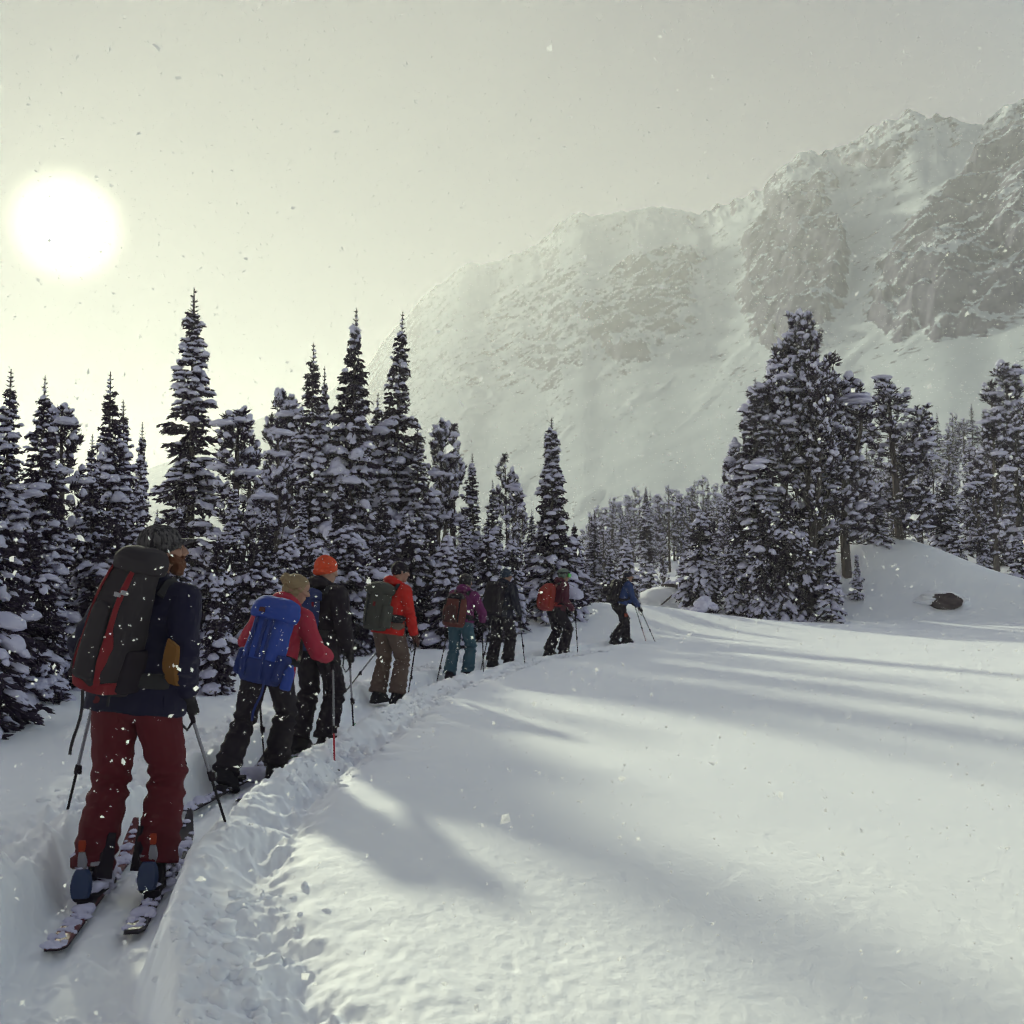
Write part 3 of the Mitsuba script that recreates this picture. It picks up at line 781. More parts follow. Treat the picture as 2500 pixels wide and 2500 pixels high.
for _n, _c in dict(c_black=(0.018, 0.011, 0.022), c_boot=(0.02, 0.016, 0.026), c_pole=(0.02, 0.018, 0.025), c_glove=(0.018, 0.015, 0.02), c_strap=(0.03, 0.028, 0.035)).items():
    cloth(_n, _c)
scene['c_alloy'] = {'type': 'principled', 'base_color': {'type': 'rgb', 'value': [0.22, 0.22, 0.26]}, 'roughness': 0.4, 'metallic': 0.6}
cloth('c_skin', (0.46, 0.25, 0.19), 0.55, 0.0, 0.4)
cloth('c_eye', (0.04, 0.03, 0.03), 0.2, 0.0, 0.5)


class Skier:
    """Joints in the skier's own frame (x right, y ahead, z up, metres); heading in degrees clockwise from north."""

    def __init__(self, label, at, heading, H, pelvis, chest, head, feet, hands, head_turn=(0, 0, 0), elbow_out=(0.5, 0.5), fine=0.014, toes=(0, 0), name='person', elbow=None):
        self.key = thing(name, label, 'person', None)
        self.R = rot(heading)
        z0 = at[2] if len(at) > 2 else float(ground_z(np.array([at[0]]), np.array([at[1]]))[0])
        self.o = np.array([at[0], at[1], z0])
        self.s = s = H / 1.80
        self.fine, self.seed = fine, int(abs(at[1]) * 37) % 97
        P, C, Hd = (np.asarray(q, float) for q in (pelvis, chest, head))
        spine = C - P
        self.P, self.C, self.Hd = P, C, Hd
        side = np.array([1.0, 0, 0])
        twist = rot(head_turn[0] * 0.22)
        sd = twist @ side - spine / np.linalg.norm(spine) * (twist @ side @ spine / np.linalg.norm(spine))
        sd /= np.linalg.norm(sd)
        up = spine / np.linalg.norm(spine)
        self.up, self.sd, self.fwd = up, sd, np.cross(up, sd)
        self.sh = [C + sd * q * 0.185 * s + up * 0.045 * s for q in (-1, 1)]
        self.hip = [P + side * q * 0.095 * s for q in (-1, 1)]
        self.foot = [np.asarray(f, float) for f in feet]
        self.ank = [f + np.array([0, -0.02, 0.115 * s]) for f in self.foot]
        self.toes = toes
        self.knee = []
        for q in (0, 1):
            k, a = ik(self.hip[q], self.ank[q], 0.435 * s, 0.43 * s, np.array([(-0.12, 0.12)[q], 1, 0.05]))
            self.knee.append(k)
            self.ank[q] = a
        self.hand = [np.asarray(h, float) for h in hands]
        self.elb = []
        for q in (0, 1):
            e, w = ik(self.sh[q], self.hand[q], 0.30 * s, 0.285 * s, np.array(elbow if elbow and q else [(-1, 1)[q] * elbow_out[q], -1, -0.35]))
            self.elb.append(e)
            self.hand[q] = w
        self.HR = rot(*head_turn)
        self.poles = [None, None]

    def world(self, m):
        v = np.asarray(m.vertices) @ self.R.T + self.o
        return trimesh.Trimesh(v, np.asarray(m.faces), process=False)

    def put(self, part, mesh, bsdf, smooth=50, label=None):
        return put(f'{self.key}__{part}', self.world(mesh), bsdf, smooth=smooth, label=label)

    def wpt(self, p):
        return self.R @ np.asarray(p, float) + self.o

    def hp(self, x, y, z):     # a point given in the head's frame
        return self.Hd + self.HR @ (np.array([x, y, z]) * self.s)

    def hm(self, m):
        return trimesh.Trimesh((np.asarray(m.vertices) * self.s) @ self.HR.T + self.Hd, np.asarray(m.faces), process=False)

    def body(self):
        s = self.s
        G = []

        def B(*b):
            G.append(hull(*b))

        def h(x, y, z):
            return self.hp(x, y, z)
        # head with a face
        B((h(0, -0.012, 0.03), 0.083 * s), (h(0, 0.03, 0.035), 0.074 * s), (h(0, -0.03, 0.0), 0.07 * s))
        B((h(0, 0.035, -0.005), 0.066 * s), (h(0, 0.05, -0.075), 0.042 * s), (h(0, 0.068, -0.098), 0.022 * s), (h(0, -0.02, -0.03), 0.06 * s))
        B((h(-0.034, 0.078, 0.030), 0.016 * s), (h(0.034, 0.078, 0.030), 0.016 * s))
        B((h(0, 0.097, 0.018), 0.009 * s), (h(0, 0.122, -0.026), 0.012 * s), (h(-0.014, 0.103, -0.034), 0.010 * s), (h(0.014, 0.103, -0.034), 0.010 * s))
        for q in (-1, 1):
            B((h(q * 0.040, 0.070, -0.018), 0.026 * s), (h(q * 0.05, 0.04, -0.01), 0.02 * s))
            B((h(q * 0.079, -0.008, 0.012), 0.016 * s), (h(q * 0.077, -0.004, -0.022), 0.011 * s))
        B((h(-0.017, 0.091, -0.060), 0.009 * s), (h(0.017, 0.091, -0.060), 0.009 * s), (h(0, 0.098, -0.058), 0.008 * s))
        B((h(-0.014, 0.088, -0.073), 0.009 * s), (h(0.014, 0.088, -0.073), 0.009 * s))
        B((h(0, -0.012, -0.06), 0.055 * s), (self.C + self.up * 0.10 * s, 0.062 * s))
        C, P = self.C, self.P
        B((C + self.up * 0.10 * s, 0.06 * s), (self.sh[0] * 0.8 + C * 0.2, 0.05 * s), (self.sh[1] * 0.8 + C * 0.2, 0.05 * s), (C, 0.10 * s))
        B((C, 0.115 * s), (P + self.up * 0.12 * s, 0.10 * s), (P, 0.10 * s))
        for q in (0, 1):
            B((self.sh[q], 0.055 * s), (self.elb[q], 0.042 * s))
            B((self.elb[q], 0.042 * s), (self.hand[q], 0.028 * s))
            B((self.hip[q], 0.085 * s), (self.knee[q], 0.055 * s))
            B((self.knee[q], 0.055 * s), (self.ank[q], 0.042 * s))
            B((self.ank[q], 0.04 * s), (self.foot[q] + [0, 0.12 * s, 0.05 * s], 0.03 * s))
        self.put('body', solid(G, max(0.011, self.fine * 0.8), 4), 'c_skin', True)
        for q in (-1, 1):
            self.put('eye', self.hm(trimesh.creation.icosphere(subdivisions=2, radius=0.0125).apply_translation([q * 0.032, 0.084, 0.007])), 'c_eye', True)

    def trousers(self, mat, amp=0.012, flare=1.0, waist=0.14, wide=1.0):
        s, G = self.s, []
        P = self.P
        G.append(hull((self.hip[0] + [-0.012, -0.01, 0.0], 0.110 * s * wide), (self.hip[1] + [0.012, -0.01, 0], 0.110 * s * wide), (P + self.up * waist * s, (0.165 * s, 0.12 * s, 0.05 * s))))
        cuts = []
        for q in (0, 1):
            k, a = self.knee[q], self.ank[q]
            d = (a - k) / np.linalg.norm(a - k)
            G.append(hull((self.hip[q] + [0, -0.01, -0.02], 0.112 * s * wide), (k + d * -0.03, 0.087 * s * wide)))
            end = a - d * 0.015
            shin = hull((k, 0.086 * s * wide), (k * 0.5 + a * 0.5 - np.array([0, 0.012, 0]), 0.090 * s * wide), (end, 0.097 * s * flare))
            shin = shin.trim_by_plane((-d).tolist(), float(-d @ end))
            G.append(shin)
            cuts.append(k)
        m = solid(G, self.fine, 6)
        ks = [np.asarray(k) for k in self.knee]
        an = [np.asarray(a) for a in self.ank]
        sd = self.seed

        def bunch(v):
            d = 0
            for k, a in zip(ks, an):
                ax = (a - k) / np.linalg.norm(a - k)
                u = (v - k) @ ax
                near = np.exp(-((np.linalg.norm(v - k - np.outer(u, ax), axis=1)) / 0.14) ** 4)
                w = meshkit.fbm(v * 6, 2, sd)
                d = d + near * 0.013 * np.sin((u + 0.10 * w) * 2 * np.pi / 0.085) * (np.exp(-((u - 0.02) / 0.11) ** 2) + 0.8 * np.exp(-((u - 0.33) / 0.10) ** 2))
            return d
        self.put('trousers', creases(m, amp, (9, 9, 17), sd, bunch), mat, True)

    def jacket(self, mat, hem=-0.02, amp=0.012, wide=1.0, collar=True, bulk=1.0):
        s, G = self.s, []
        C, P, up = self.C, self.P, self.up
        G.append(hull((self.sh[0] * 0.93 + C * 0.07, 0.088 * s * bulk), (self.sh[1] * 0.93 + C * 0.07, 0.088 * s * bulk), (C - up * 0.10 * s, (0.175 * s * wide, 0.125 * s * bulk, 0.1 * s)), (C + up * 0.075 * s, 0.075 * s)))
        low = P + up * hem * s
        torso = hull((C - up * 0.05 * s, (0.18 * s * wide, 0.128 * s * bulk, 0.1 * s)), (P + up * 0.15 * s, (0.196 * s * wide, 0.138 * s * bulk, 0.08 * s)), (low, (0.234 * s * wide, 0.158 * s * bulk, 0.06 * s)))
        G.append(torso.trim_by_plane(up.tolist(), float(up @ low)))
        if collar:
            nk = C + up * 0.13 * s
            G.append(hull((C + up * 0.07 * s, 0.092 * s), (nk + self.fwd * 0.01, 0.078 * s)))
        for q in (0, 1):
            e, w = self.elb[q], self.hand[q]
            d = (w - e) / np.linalg.norm(w - e)
            G.append(hull((self.sh[q], 0.086 * s * bulk), (e, 0.066 * s * bulk)))
            f = hull((e, 0.067 * s * bulk), (e * 0.35 + w * 0.65, 0.060 * s * bulk), (w, 0.052 * s))
            G.append(f.trim_by_plane((-d).tolist(), float(-d @ (w - d * 0.03))))
        m = solid(G, self.fine, 6)
        el = [np.asarray(e) for e in self.elb]

        def bunch(v):
            d = 0
            for q, e in enumerate(el):
                ax = self.hand[q] - e
                ax = ax / np.linalg.norm(ax)
                u = (v - e) @ ax
                near = np.exp(-(np.linalg.norm(v - e - np.outer(u, ax), axis=1) / 0.11) ** 4)
                d = d + near * 0.007 * np.sin((u + 0.05 * meshkit.fbm(v * 8, 2, 3)) * 2 * np.pi / 0.065) * np.exp(-((u - 0.03) / 0.14) ** 2)
            return d
        self.put('jacket', creases(m, amp, (10, 10, 14), self.seed + 3, bunch), mat, True)

    def gloves(self, mats=('c_glove', 'c_glove'), fine=0.007):
        """A hand in a glove round each pole: palm, four fingers closed on the grip, the thumb against them."""
        s = self.s
        for q in (0, 1):
            w, e = self.hand[q], self.elb[q]
            fore = (w - e) / np.linalg.norm(w - e)
            tip = self.poles[q]
            g = (w - tip) if tip is not None else np.array([0, 0.3, 1.0])
            g = g / np.linalg.norm(g)
            c = w + fore * 0.075 * s                      # where the grip passes through the hand
            inw = np.array([(1, -1)[q], 0, 0.0]) + self.fwd * 0.3
            inw = inw - g * (inw @ g)
            inw /= np.linalg.norm(inw)                    # from the palm towards the body
            kn = np.cross(g, inw) * (1, -1)[q]
            if kn @ self.fwd < 0:
                kn = -kn
            r = 0.034 * s

            def P(a, h, rr=r):     # round the grip: 0 at the palm's side
                a = math.radians(a)
                return c + g * h - inw * rr * math.cos(a) + kn * rr * math.sin(a)
            G = [hull((P(0, 0.036 * s), 0.017 * s), (P(0, -0.036 * s), 0.017 * s), (P(-50, 0.0, 1.15 * r), 0.02 * s), (w + fore * 0.012, 0.028 * s))]
            for i, (hh, ln) in enumerate(((0.034, 0.95), (0.012, 1.05), (-0.011, 1.0), (-0.033, 0.85))):
                pts = [P(a * ln, hh * s) for a in (25, 85, 150, 205)]
                rad = (0.0125, 0.0115, 0.0105, 0.0095)
                for k in range(3):
                    G.append(hull((pts[k], rad[k] * s), (pts[k + 1], rad[k + 1] * s)))
            th = [P(-55, 0.028 * s, 1.1 * r), P(-110, 0.044 * s, 1.0 * r), P(-160, 0.040 * s, 1.05 * r)]
            G.append(hull((th[0], 0.014 * s), (th[1], 0.0125 * s)))
            G.append(hull((th[1], 0.0125 * s), (th[2], 0.010 * s)))
            G.append(hull((w - fore * 0.045, 0.050 * s), (w + fore * 0.01, 0.038 * s)))
            self.put('glove', solid(G, fine, 3), mats[q], True)
            self.hand[q] = c

    def boots(self, mat='c_boot', fine=0.014):
        s = self.s
        for q in (0, 1):
            f, a, k = self.foot[q], self.ank[q], self.knee[q]
            d = (k - a) / np.linalg.norm(k - a)
            t = rot(0, -self.toes[q])

            def L(x, y, z):
                return f + t @ (np.array([x, y, z]) * s)
            sole = hull((L(-0.03, -0.10, 0.025), 0.026), (L(0.03, -0.10, 0.025), 0.026), (L(-0.03, 0.17, 0.022), 0.024), (L(0.03, 0.17, 0.022), 0.024), (L(0, 0.19, 0.022), 0.024))
            shell = hull((L(0, -0.07, 0.06), 0.056), (L(0, 0.13, 0.055), 0.048), (a + d * 0.02, 0.062))
            cuff = hull((a, 0.062), (a + d * 0.15 * s - np.array([0, 0.015, 0]), 0.068))
            self.put('boot', solid([sole, shell, cuff], fine, 4), mat, True)

    def beanie(self, mat, cuff=0.0, tall=0.0, ribs=0, seed=1, fine=0.010):
        """A knitted cap drawn down to brows and nape."""
        G = [hull(((0, -0.012, 0.042), (0.093, 0.100, 0.088 + tall)), ((0, 0.02, 0.04), (0.088, 0.084, 0.080 + tall)), ((0, -0.02, 0.0), (0.090, 0.088, 0.05)))]
        cap = G[0].trim_by_plane([0, -0.30, 0.95], -0.008 if not cuff else -0.002)
        parts = [cap]
        if cuff:
            band = hull(((0, -0.006, 0.02), (0.101, 0.112, 0.04)), ((0, -0.02, -0.01), (0.098, 0.098, 0.05))).trim_by_plane([0, -0.30, 0.95], -0.016).trim_by_plane([0, 0.30, -0.95], -cuff + 0.010)
            parts.append(band)
        m = solid(parts, fine, 4)
        if ribs:
            v = np.array(m.vertices)
            a = np.arctan2(v[:, 0], v[:, 1] + 0.01)
            m.vertices = v + np.array(m.vertex_normals) * (0.0022 * np.cos(a * ribs))[:, None]
        self.put('hat', self.hm(creases(m, 0.006, (14, 14, 14), seed)), mat, True)

    def hood(self, mat, r=1.0):
        """A jacket hood lying rolled round the neck."""
        pts = []
        for a in np.linspace(-150, 150, 13):
            rad = math.radians(a)
            pts.append(self.C + self.up * (0.125 + 0.03 * math.cos(rad)) * self.s + (self.sd * math.sin(rad) * 0.092 - self.fwd * math.cos(rad) * 0.098) * self.s)
        G = [hull((pts[i], (0.036 + 0.02 * math.cos(math.radians(-150 + 25 * i)) ** 2) * r), (pts[i + 1], (0.036 + 0.02 * math.cos(math.radians(-125 + 25 * i)) ** 2) * r)) for i in range(12)]
        self.put('hood', creases(solid(G, self.fine, 4), 0.014, (12, 12, 12), self.seed + 8), mat, True)

    # things carried --------------------------------------------------------------
    def pole(self, q, tip, label, shaft='c_pole', lower='c_pole', lock=0.55, grip=True, basket=True, tall=0.07, group=None):
        """A ski pole from the hand to a tip given in the skier's frame: grip, strap, two-part shaft with its clamp, basket."""
        k = thing('ski_pole', label, 'ski pole', group)
        h, t = self.hand[q], np.asarray(tip, float)
        w = self.wpt(t)      # the tip stands in the snow
        t = t + [0, 0, float(ground_z(w[:1], w[1:2])[0]) - 0.12 - w[2]]
        u = (t - h) / np.linalg.norm(t - h)
        L = np.linalg.norm(t - h)
        top = h - u * tall

        def pp(part, m, mat, smooth=40, label=None):
            put(f'{k}__{part}', self.world(m), mat, smooth=smooth, label=label)
        pp('grip', tube_mesh([top, top + u * 0.012, top + u * 0.03, h + u * 0.06, h + u * 0.10], [0.010, 0.0175, 0.0165, 0.0155, 0.012]), 'c_black')
        mid = h + u * L * lock
        pp('upper_shaft', tube_mesh([h + u * 0.095, mid], [0.0092, 0.0092]), shaft)
        pp('lower_shaft', tube_mesh([mid, t - u * 0.05, t + u * 0.04], [0.0078, 0.007, 0.004]), lower)
        cl = tube_mesh([mid - u * 0.035, mid - u * 0.03, mid + u * 0.02, mid + u * 0.025], [0.009, 0.0145, 0.0145, 0.009])
        lever = trimesh.creation.box(extents=[0.014, 0.014, 0.045])
        lever.apply_translation(mid + np.array([0.016, 0, 0]))
        pp('clamp', trimesh.util.concatenate([cl, lever]), 'c_black', 30)
        hand_in = np.array([(1, -1)[q] * 0.035, -0.02, -0.01])
        loop = [top + u * 0.02, top + u * 0.05 + hand_in * 1.2, h + u * 0.07 + hand_in * 1.6, h + u * 0.13 + hand_in * 1.0, h + u * 0.09]
        pp('strap', strap_mesh(loop, [0, -1, 0.1], 0.016, 0.003), 'c_strap')
        if basket:
            b = trimesh.creation.torus(0.042, 0.006, major_sections=20, minor_sections=6)
            cr = [trimesh.creation.box(extents=[0.08, 0.008, 0.005]), trimesh.creation.box(extents=[0.008, 0.08, 0.005])]
            b = trimesh.util.concatenate([b] + cr)
            b.apply_transform(trimesh.geometry.align_vectors([0, 0, 1], -u))
            b.apply_translation(t - u * 0.045)
            pp('basket', b, 'c_black')
        return k


def pack_frame(sk, back=0.12, tilt=0.0, lean=0.0, up=0.0, side=0.0):
    """The pose of a pack on a skier's back: x right, y towards the wearer, z up along the spine; origin at mid back."""
    u = sk.up * math.cos(math.radians(tilt)) + sk.fwd * math.sin(math.radians(tilt))
    x = sk.sd * math.cos(math.radians(lean)) - u * math.sin(math.radians(lean))
    u = np.cross(x, np.cross(u, x))
    u /= np.linalg.norm(u)
    y = np.cross(u, x)
    o = sk.C - sk.up * (0.14 - up) * sk.s - sk.fwd * back * sk.s + sk.sd * side
    return o, np.stack([x, y, u], 1)


class Pack:
    def __init__(self, sk, label, frame):
        self.sk, (self.o, self.F) = sk, frame
        self.key = thing('backpack', label, 'backpack')

    def pt(self, p):
        return self.o + self.F @ np.asarray(p, float)

    def put(self, part, m, mat, smooth=45, label=None):
        v = np.asarray(m.vertices) @ self.F.T + self.o
        return put(f'{self.key}__{part}', self.sk.world(trimesh.Trimesh(v, np.asarray(m.faces), process=False)), mat, smooth=smooth, label=label)

    def shoulder_straps(self, mat='c_strap', width=0.055, top=0.20, low=-0.20):
        sk, Finv = self.sk, np.linalg.inv(self.F)
        for q in (0, 1):
            s = (-1, 1)[q]
            nk = sk.C * 0.35 + sk.sh[q] * 0.65
            f, u = sk.fwd, sk.up
            a = [nk - f * 0.115 + u * 0.02, nk - f * 0.06 + u * 0.085, nk + u * 0.102, nk + f * 0.085 + u * 0.04, nk + f * 0.145 - u * 0.10,
                 nk + f * 0.12 - u * 0.26 + sk.sd * s * 0.05, nk + f * 0.02 - u * 0.33 + sk.sd * s * 0.11, nk - f * 0.09 - u * 0.36 + sk.sd * s * 0.06]
            a = (np.array(a) - self.o) @ Finv.T
            c = (sk.C - u * 0.1 - self.o) @ Finv.T
            self.put('shoulder_strap', strap_mesh(a, a - c, width, 0.014), mat)

    def hip_belt(self, mat='c_strap', z=-0.26, height=0.075):
        sk, Finv = self.sk, np.linalg.inv(self.F)
        c = sk.P + sk.up * 0.10 * sk.s
        ph = np.radians(np.linspace(-160, 160, 25))
        p = np.array([c + (sk.sd * np.sin(a) * 0.205 - sk.fwd * np.cos(a) * 0.160) * sk.s for a in ph])
        a = (p - self.o) @ Finv.T
        cc = (c - self.o) @ Finv.T
        self.put('hip_belt', strap_mesh(a, a - cc, height, 0.012), mat)


def puff(m, amp, freq, seed):
    return creases(m, amp, freq, seed)


def ski(at, heading, length, label, mat, edge='c_black', width=0.105, behind=0.42, pitch=0.0, part_snow=True, tail_z=0.0):
    """A touring ski: waisted plank with upturned tip, black base edge, binding, snow lying on it. at: under the heel."""
    k = thing('ski', label, 'ski')
    n = 26
    t = np.linspace(-behind * length, (1 - behind) * length, n)
    u = (t - t[0]) / length
    w = width / 2 * (0.92 - 0.16 * np.sin(np.pi * u)) * np.minimum(1, 0.35 + 9 * (1 - u)) * np.minimum(1, 0.7 + 12 * u)
    z = 0.16 * np.maximum(0, u - 0.84) ** 1.6 / 0.16 ** 1.6 * 0.9 + 0.015 * np.maximum(0, 0.05 - u) / 0.05
    R = rot(heading, pitch)
    o = np.asarray(at, float)

    def plank(z0, z1, grow):
        rows = np.stack([np.stack([-w * grow, t, z + z0], 1), np.stack([w * grow, t, z + z0], 1), np.stack([w * grow * 0.93, t, z + z1], 1), np.stack([-w * grow * 0.93, t, z + z1], 1)], 1)
        i, j = np.meshgrid(np.arange(n - 1), np.arange(4), indexing='ij')
        q = (j + 1) % 4
        f = np.stack([i * 4 + j, (i + 1) * 4 + j, (i + 1) * 4 + q, i * 4 + q], -1).reshape(-1, 4)
        f = np.vstack([f[:, [0, 1, 2]], f[:, [0, 2, 3]], [[0, 1, 2], [0, 2, 3]], np.array([[0, 2, 1], [0, 3, 2]]) + (n - 1) * 4])
        return trimesh.Trimesh(rows.reshape(-1, 3) @ R.T + o, f, process=False)
    put(f'{k}__top_sheet', plank(0.006, 0.020, 1.0), mat, smooth=35)
    put(f'{k}__base', plank(-0.002, 0.006, 1.03), edge, smooth=35)
    b = [trimesh.creation.box(extents=[0.07, 0.10, 0.035]), trimesh.creation.box(extents=[0.075, 0.09, 0.04])]
    b[0].apply_translation([0, -0.10, 0.038]), b[1].apply_translation([0, 0.26, 0.036])
    for m_, nm in zip(b, ('heel_piece', 'toe_piece')):
        m_ = trimesh.Trimesh(np.asarray(m_.vertices) @ R.T + o, m_.faces, process=False)
        put(f'{k}__{nm}', m_, 'c_boot')
    if part_snow:
        rng = np.random.default_rng(int(length * 1000) + int(abs(o[0]) * 1000))
        n_ = 130
        c = rng.beta(1.1, 1.5, n_) * 0.99
        y = t[0] + c * length
        ws = np.interp(y, t, w)
        p = np.stack([rng.uniform(-0.9, 0.9, n_) * ws, y, np.interp(y, t, z) + 0.018], 1) @ R.T + o
        s_ = np.exp(rng.normal(-4.25, 0.45, (n_, 1)))
        put(f'{k}__snow_cover', lumps(p, s_ * rng.uniform(0.7, 1.4, (n_, 3)) * [1.3, 1.1, 0.7], rng.uniform(0, 6, n_), rng, 1, flat=0.6, rough=0.38), 'm_shade_tinted_snow', smooth=True, kind='stuff', label='clods of snow lying on the ski')
    return k

# ------------------------------------------------------------------ the skiers
cloth('c_rust_red', (0.125, 0.010, 0.020)), cloth('c_navy', (0.012, 0.010, 0.040)), cloth('c_mustard', (0.22, 0.095, 0.022)), cloth('c_charcoal', (0.034, 0.027, 0.036)), cloth('c_trim_red', (0.22, 0.016, 0.026))
cloth('c_blue_plate', (0.018, 0.045, 0.14), 0.35, 0, 0.5), cloth('c_white_plastic', (0.34, 0.33, 0.38), 0.4, 0, 0.5), cloth('c_orange', (0.40, 0.05, 0.02)), cloth('c_beard', (0.15, 0.055, 0.03), 0.9)
scene['c_grey_knit'] = {'type': 'principled', 'roughness': 0.95, 'sheen': 0.4, 'specular': 0.1,
                        'base_color': proc(lambda p, n, uv: mix([0.022, 0.020, 0.024], [0.085, 0.078, 0.085], smoothstep(0.25, 0.75, noise(p.x * 120, p.y * 120, p.z * 26))))}

# 1: the last in line, nearest to the camera
s1 = Skier('tall bearded skier nearest the camera in rust red trousers and brimmed grey beanie', (-1.90, 4.95), -2, 1.80, (0.03, 0.0, 0.985), (0.075, 0.03, 1.445), (0.110, 0.075, 1.725),
           [(-0.135, -0.06, 0.05), (0.135, 0.06, 0.05)], [(-0.28, 0.26, 1.06), (0.275, 0.02, 1.00)], head_turn=(66, 8, 4), elbow_out=(0.7, 0.25), fine=0.010)
s1.poles = [np.array([-0.56, 0.60, 0.2]), np.array([0.42, 0.40, 0.2])]
s1.body()
s1.trousers('c_rust_red', 0.011, flare=1.03, wide=1.04)
s1.jacket('c_navy', hem=-0.065, wide=1.09)
s1.boots(fine=0.011)
s1.beanie('c_grey_knit', cuff=0.05, ribs=38, tall=0.004, fine=0.006)
s1.gloves(fine=0.005)


def brim(sk, mat):
    a = np.radians(np.linspace(-62, 62, 17))
    pts_in = np.stack([0.090 * np.sin(a), 0.004 + 0.094 * np.cos(a), 0.048 - 0.012 * np.sin(a) ** 2], 1)
    pts_out = np.stack([0.086 * np.sin(a), 0.010 + 0.172 * np.cos(a) ** 0.8, 0.034 - 0.020 * np.sin(a) ** 2], 1)
    th = np.array([0, 0, 0.005])
    rings = np.stack([pts_in, pts_out, pts_out + th, pts_in + th], 1)
    n = len(a)
    i, j = np.meshgrid(np.arange(n - 1), np.arange(4), indexing='ij')
    q = (j + 1) % 4
    f = np.stack([i * 4 + j, i * 4 + q, (i + 1) * 4 + q, (i + 1) * 4 + j], -1).reshape(-1, 4)
    f = np.vstack([f[:, [0, 1, 2]], f[:, [0, 2, 3]], [[0, 2, 1], [0, 3, 2]], np.array([[0, 1, 2], [0, 2, 3]]) + (n - 1) * 4])
    sk.put('hat__brim', sk.hm(trimesh.Trimesh(rings.reshape(-1, 3), f, process=False)), mat, 40)


brim(s1, 'c_grey_knit')
_b = solid([hull(((-0.050, 0.045, -0.045), 0.026), ((0, 0.085, -0.085), 0.030), ((0.050, 0.045, -0.045), 0.026)), hull(((0, 0.082, -0.085), 0.028), ((0, 0.078, -0.122), 0.019), ((-0.03, 0.06, -0.10), 0.03), ((0.03, 0.06, -0.10), 0.03)),
            hull(((-0.020, 0.100, -0.048), 0.009), ((0.020, 0.100, -0.048), 0.009))], 0.006, 3)
s1.put('beard', s1.hm(creases(_b, 0.010, (60, 60, 25), 4)), 'c_beard', True)
# mustard inner panel on the right forearm, black scuff guards inside the ankles
_e, _w = s1.elb[1], s1.hand[1]
_d = (_w - _e) / np.linalg.norm(_w - _e)
_p = np.array([_e + _d * t + np.array([-0.036 - 0.016 * np.sin(math.pi * t / 0.24), -0.056, 0]) for t in np.linspace(-0.08, 0.20, 12)])
s1.put('sleeve_panel', strap_mesh(_p, [-0.35, -0.93, 0.05], 0.066 + 0.036 * np.sin(np.linspace(0.25, 2.9, 12)), 0.020), 'c_mustard', 40, 'mustard yellow panel')
for q in (0, 1):
    k, a, f = s1.knee[q], s1.ank[q], s1.foot[q]
    d = (k - a) / np.linalg.norm(k - a)
    sg = (1, -1)[q]
    _p = np.array([a + d * t + np.array([sg * 0.070, -0.052, 0]) for t in np.linspace(-0.01, 0.20, 8)])
    s1.put('scuff_guard', strap_mesh(_p, [sg * 0.72, -0.69, 0], np.linspace(0.105, 0.045, 8), 0.022), 'c_black', 40)
    _p = np.array([f + np.array([0, -0.150 + 0.02 * t / 0.12, 0.035 + t]) for t in np.linspace(0, 0.125, 6)])
    s1.put('boot__heel_plate', strap_mesh(_p, [0, -1, 0.1], [0.080, 0.098, 0.104, 0.10, 0.088, 0.06], 0.022), 'c_blue_plate', 40, 'blue heel shell')
    _p = np.array([a + np.array([-sg * 0.012, -0.078 - 0.015 * t / 0.1, 0.035 + t]) for t in np.linspace(0, 0.085, 5)])
    s1.put('boot__spine', strap_mesh(_p, [0, -1, 0], [0.036, 0.046, 0.046, 0.038, 0.028], 0.014), 'c_white_plastic', 40)
    _p = np.array([a + np.array([-sg * 0.012, -0.092, 0.125 + t]) for t in np.linspace(0, 0.05, 4)])
    s1.put('boot__pull_tab', strap_mesh(_p, [0, -1, 0], [0.026, 0.034, 0.036, 0.03], 0.012), 'c_orange', 40, 'orange pull tab')
    for zz in (0.07, 0.115):
        _p = np.array([a + np.array([sg * (0.03 + 0.04 * np.sin(v)), -0.070 * np.cos(v) - 0.004, zz - 0.055]) for v in np.linspace(-0.2, 1.2, 6)])
        s1.put('boot__buckle', strap_mesh(_p, _p - (a + [0, 0, zz - 0.055]), 0.020, 0.012), 'c_white_plastic', 40)
# powder packed on boots and trouser cuffs
_rs = np.random.default_rng(3)
for q in (0, 1):
    _c, _a = s1.foot[q], s1.ank[q]
    _n = 46
    _ang, _h = _rs.uniform(-2.9, 2.9, _n), _rs.uniform(0, 0.17, _n)
    _pp = np.stack([_c[0] + np.sin(_ang) * (0.070 + 0.012 * _h), _c[1] + 0.01 - np.cos(_ang) * np.where(np.cos(_ang) > 0, 0.135, 0.20) * (1 - 1.5 * _h), _c[2] + 0.02 + _h], 1)
    _cl, _fl = lumps(_pp, np.exp(_rs.normal(-4.2, 0.4, (_n, 1))) * _rs.uniform(0.7, 1.3, (_n, 3)), _rs.uniform(0, 6, _n), _rs, 1, flat=0.9, rough=0.4)
    _k = s1.put('boot__packed_snow', trimesh.Trimesh(_cl, _fl, process=False), 'm_shade_tinted_snow', True)
    tell(_k, 'snow packed on the boot', kind='stuff')
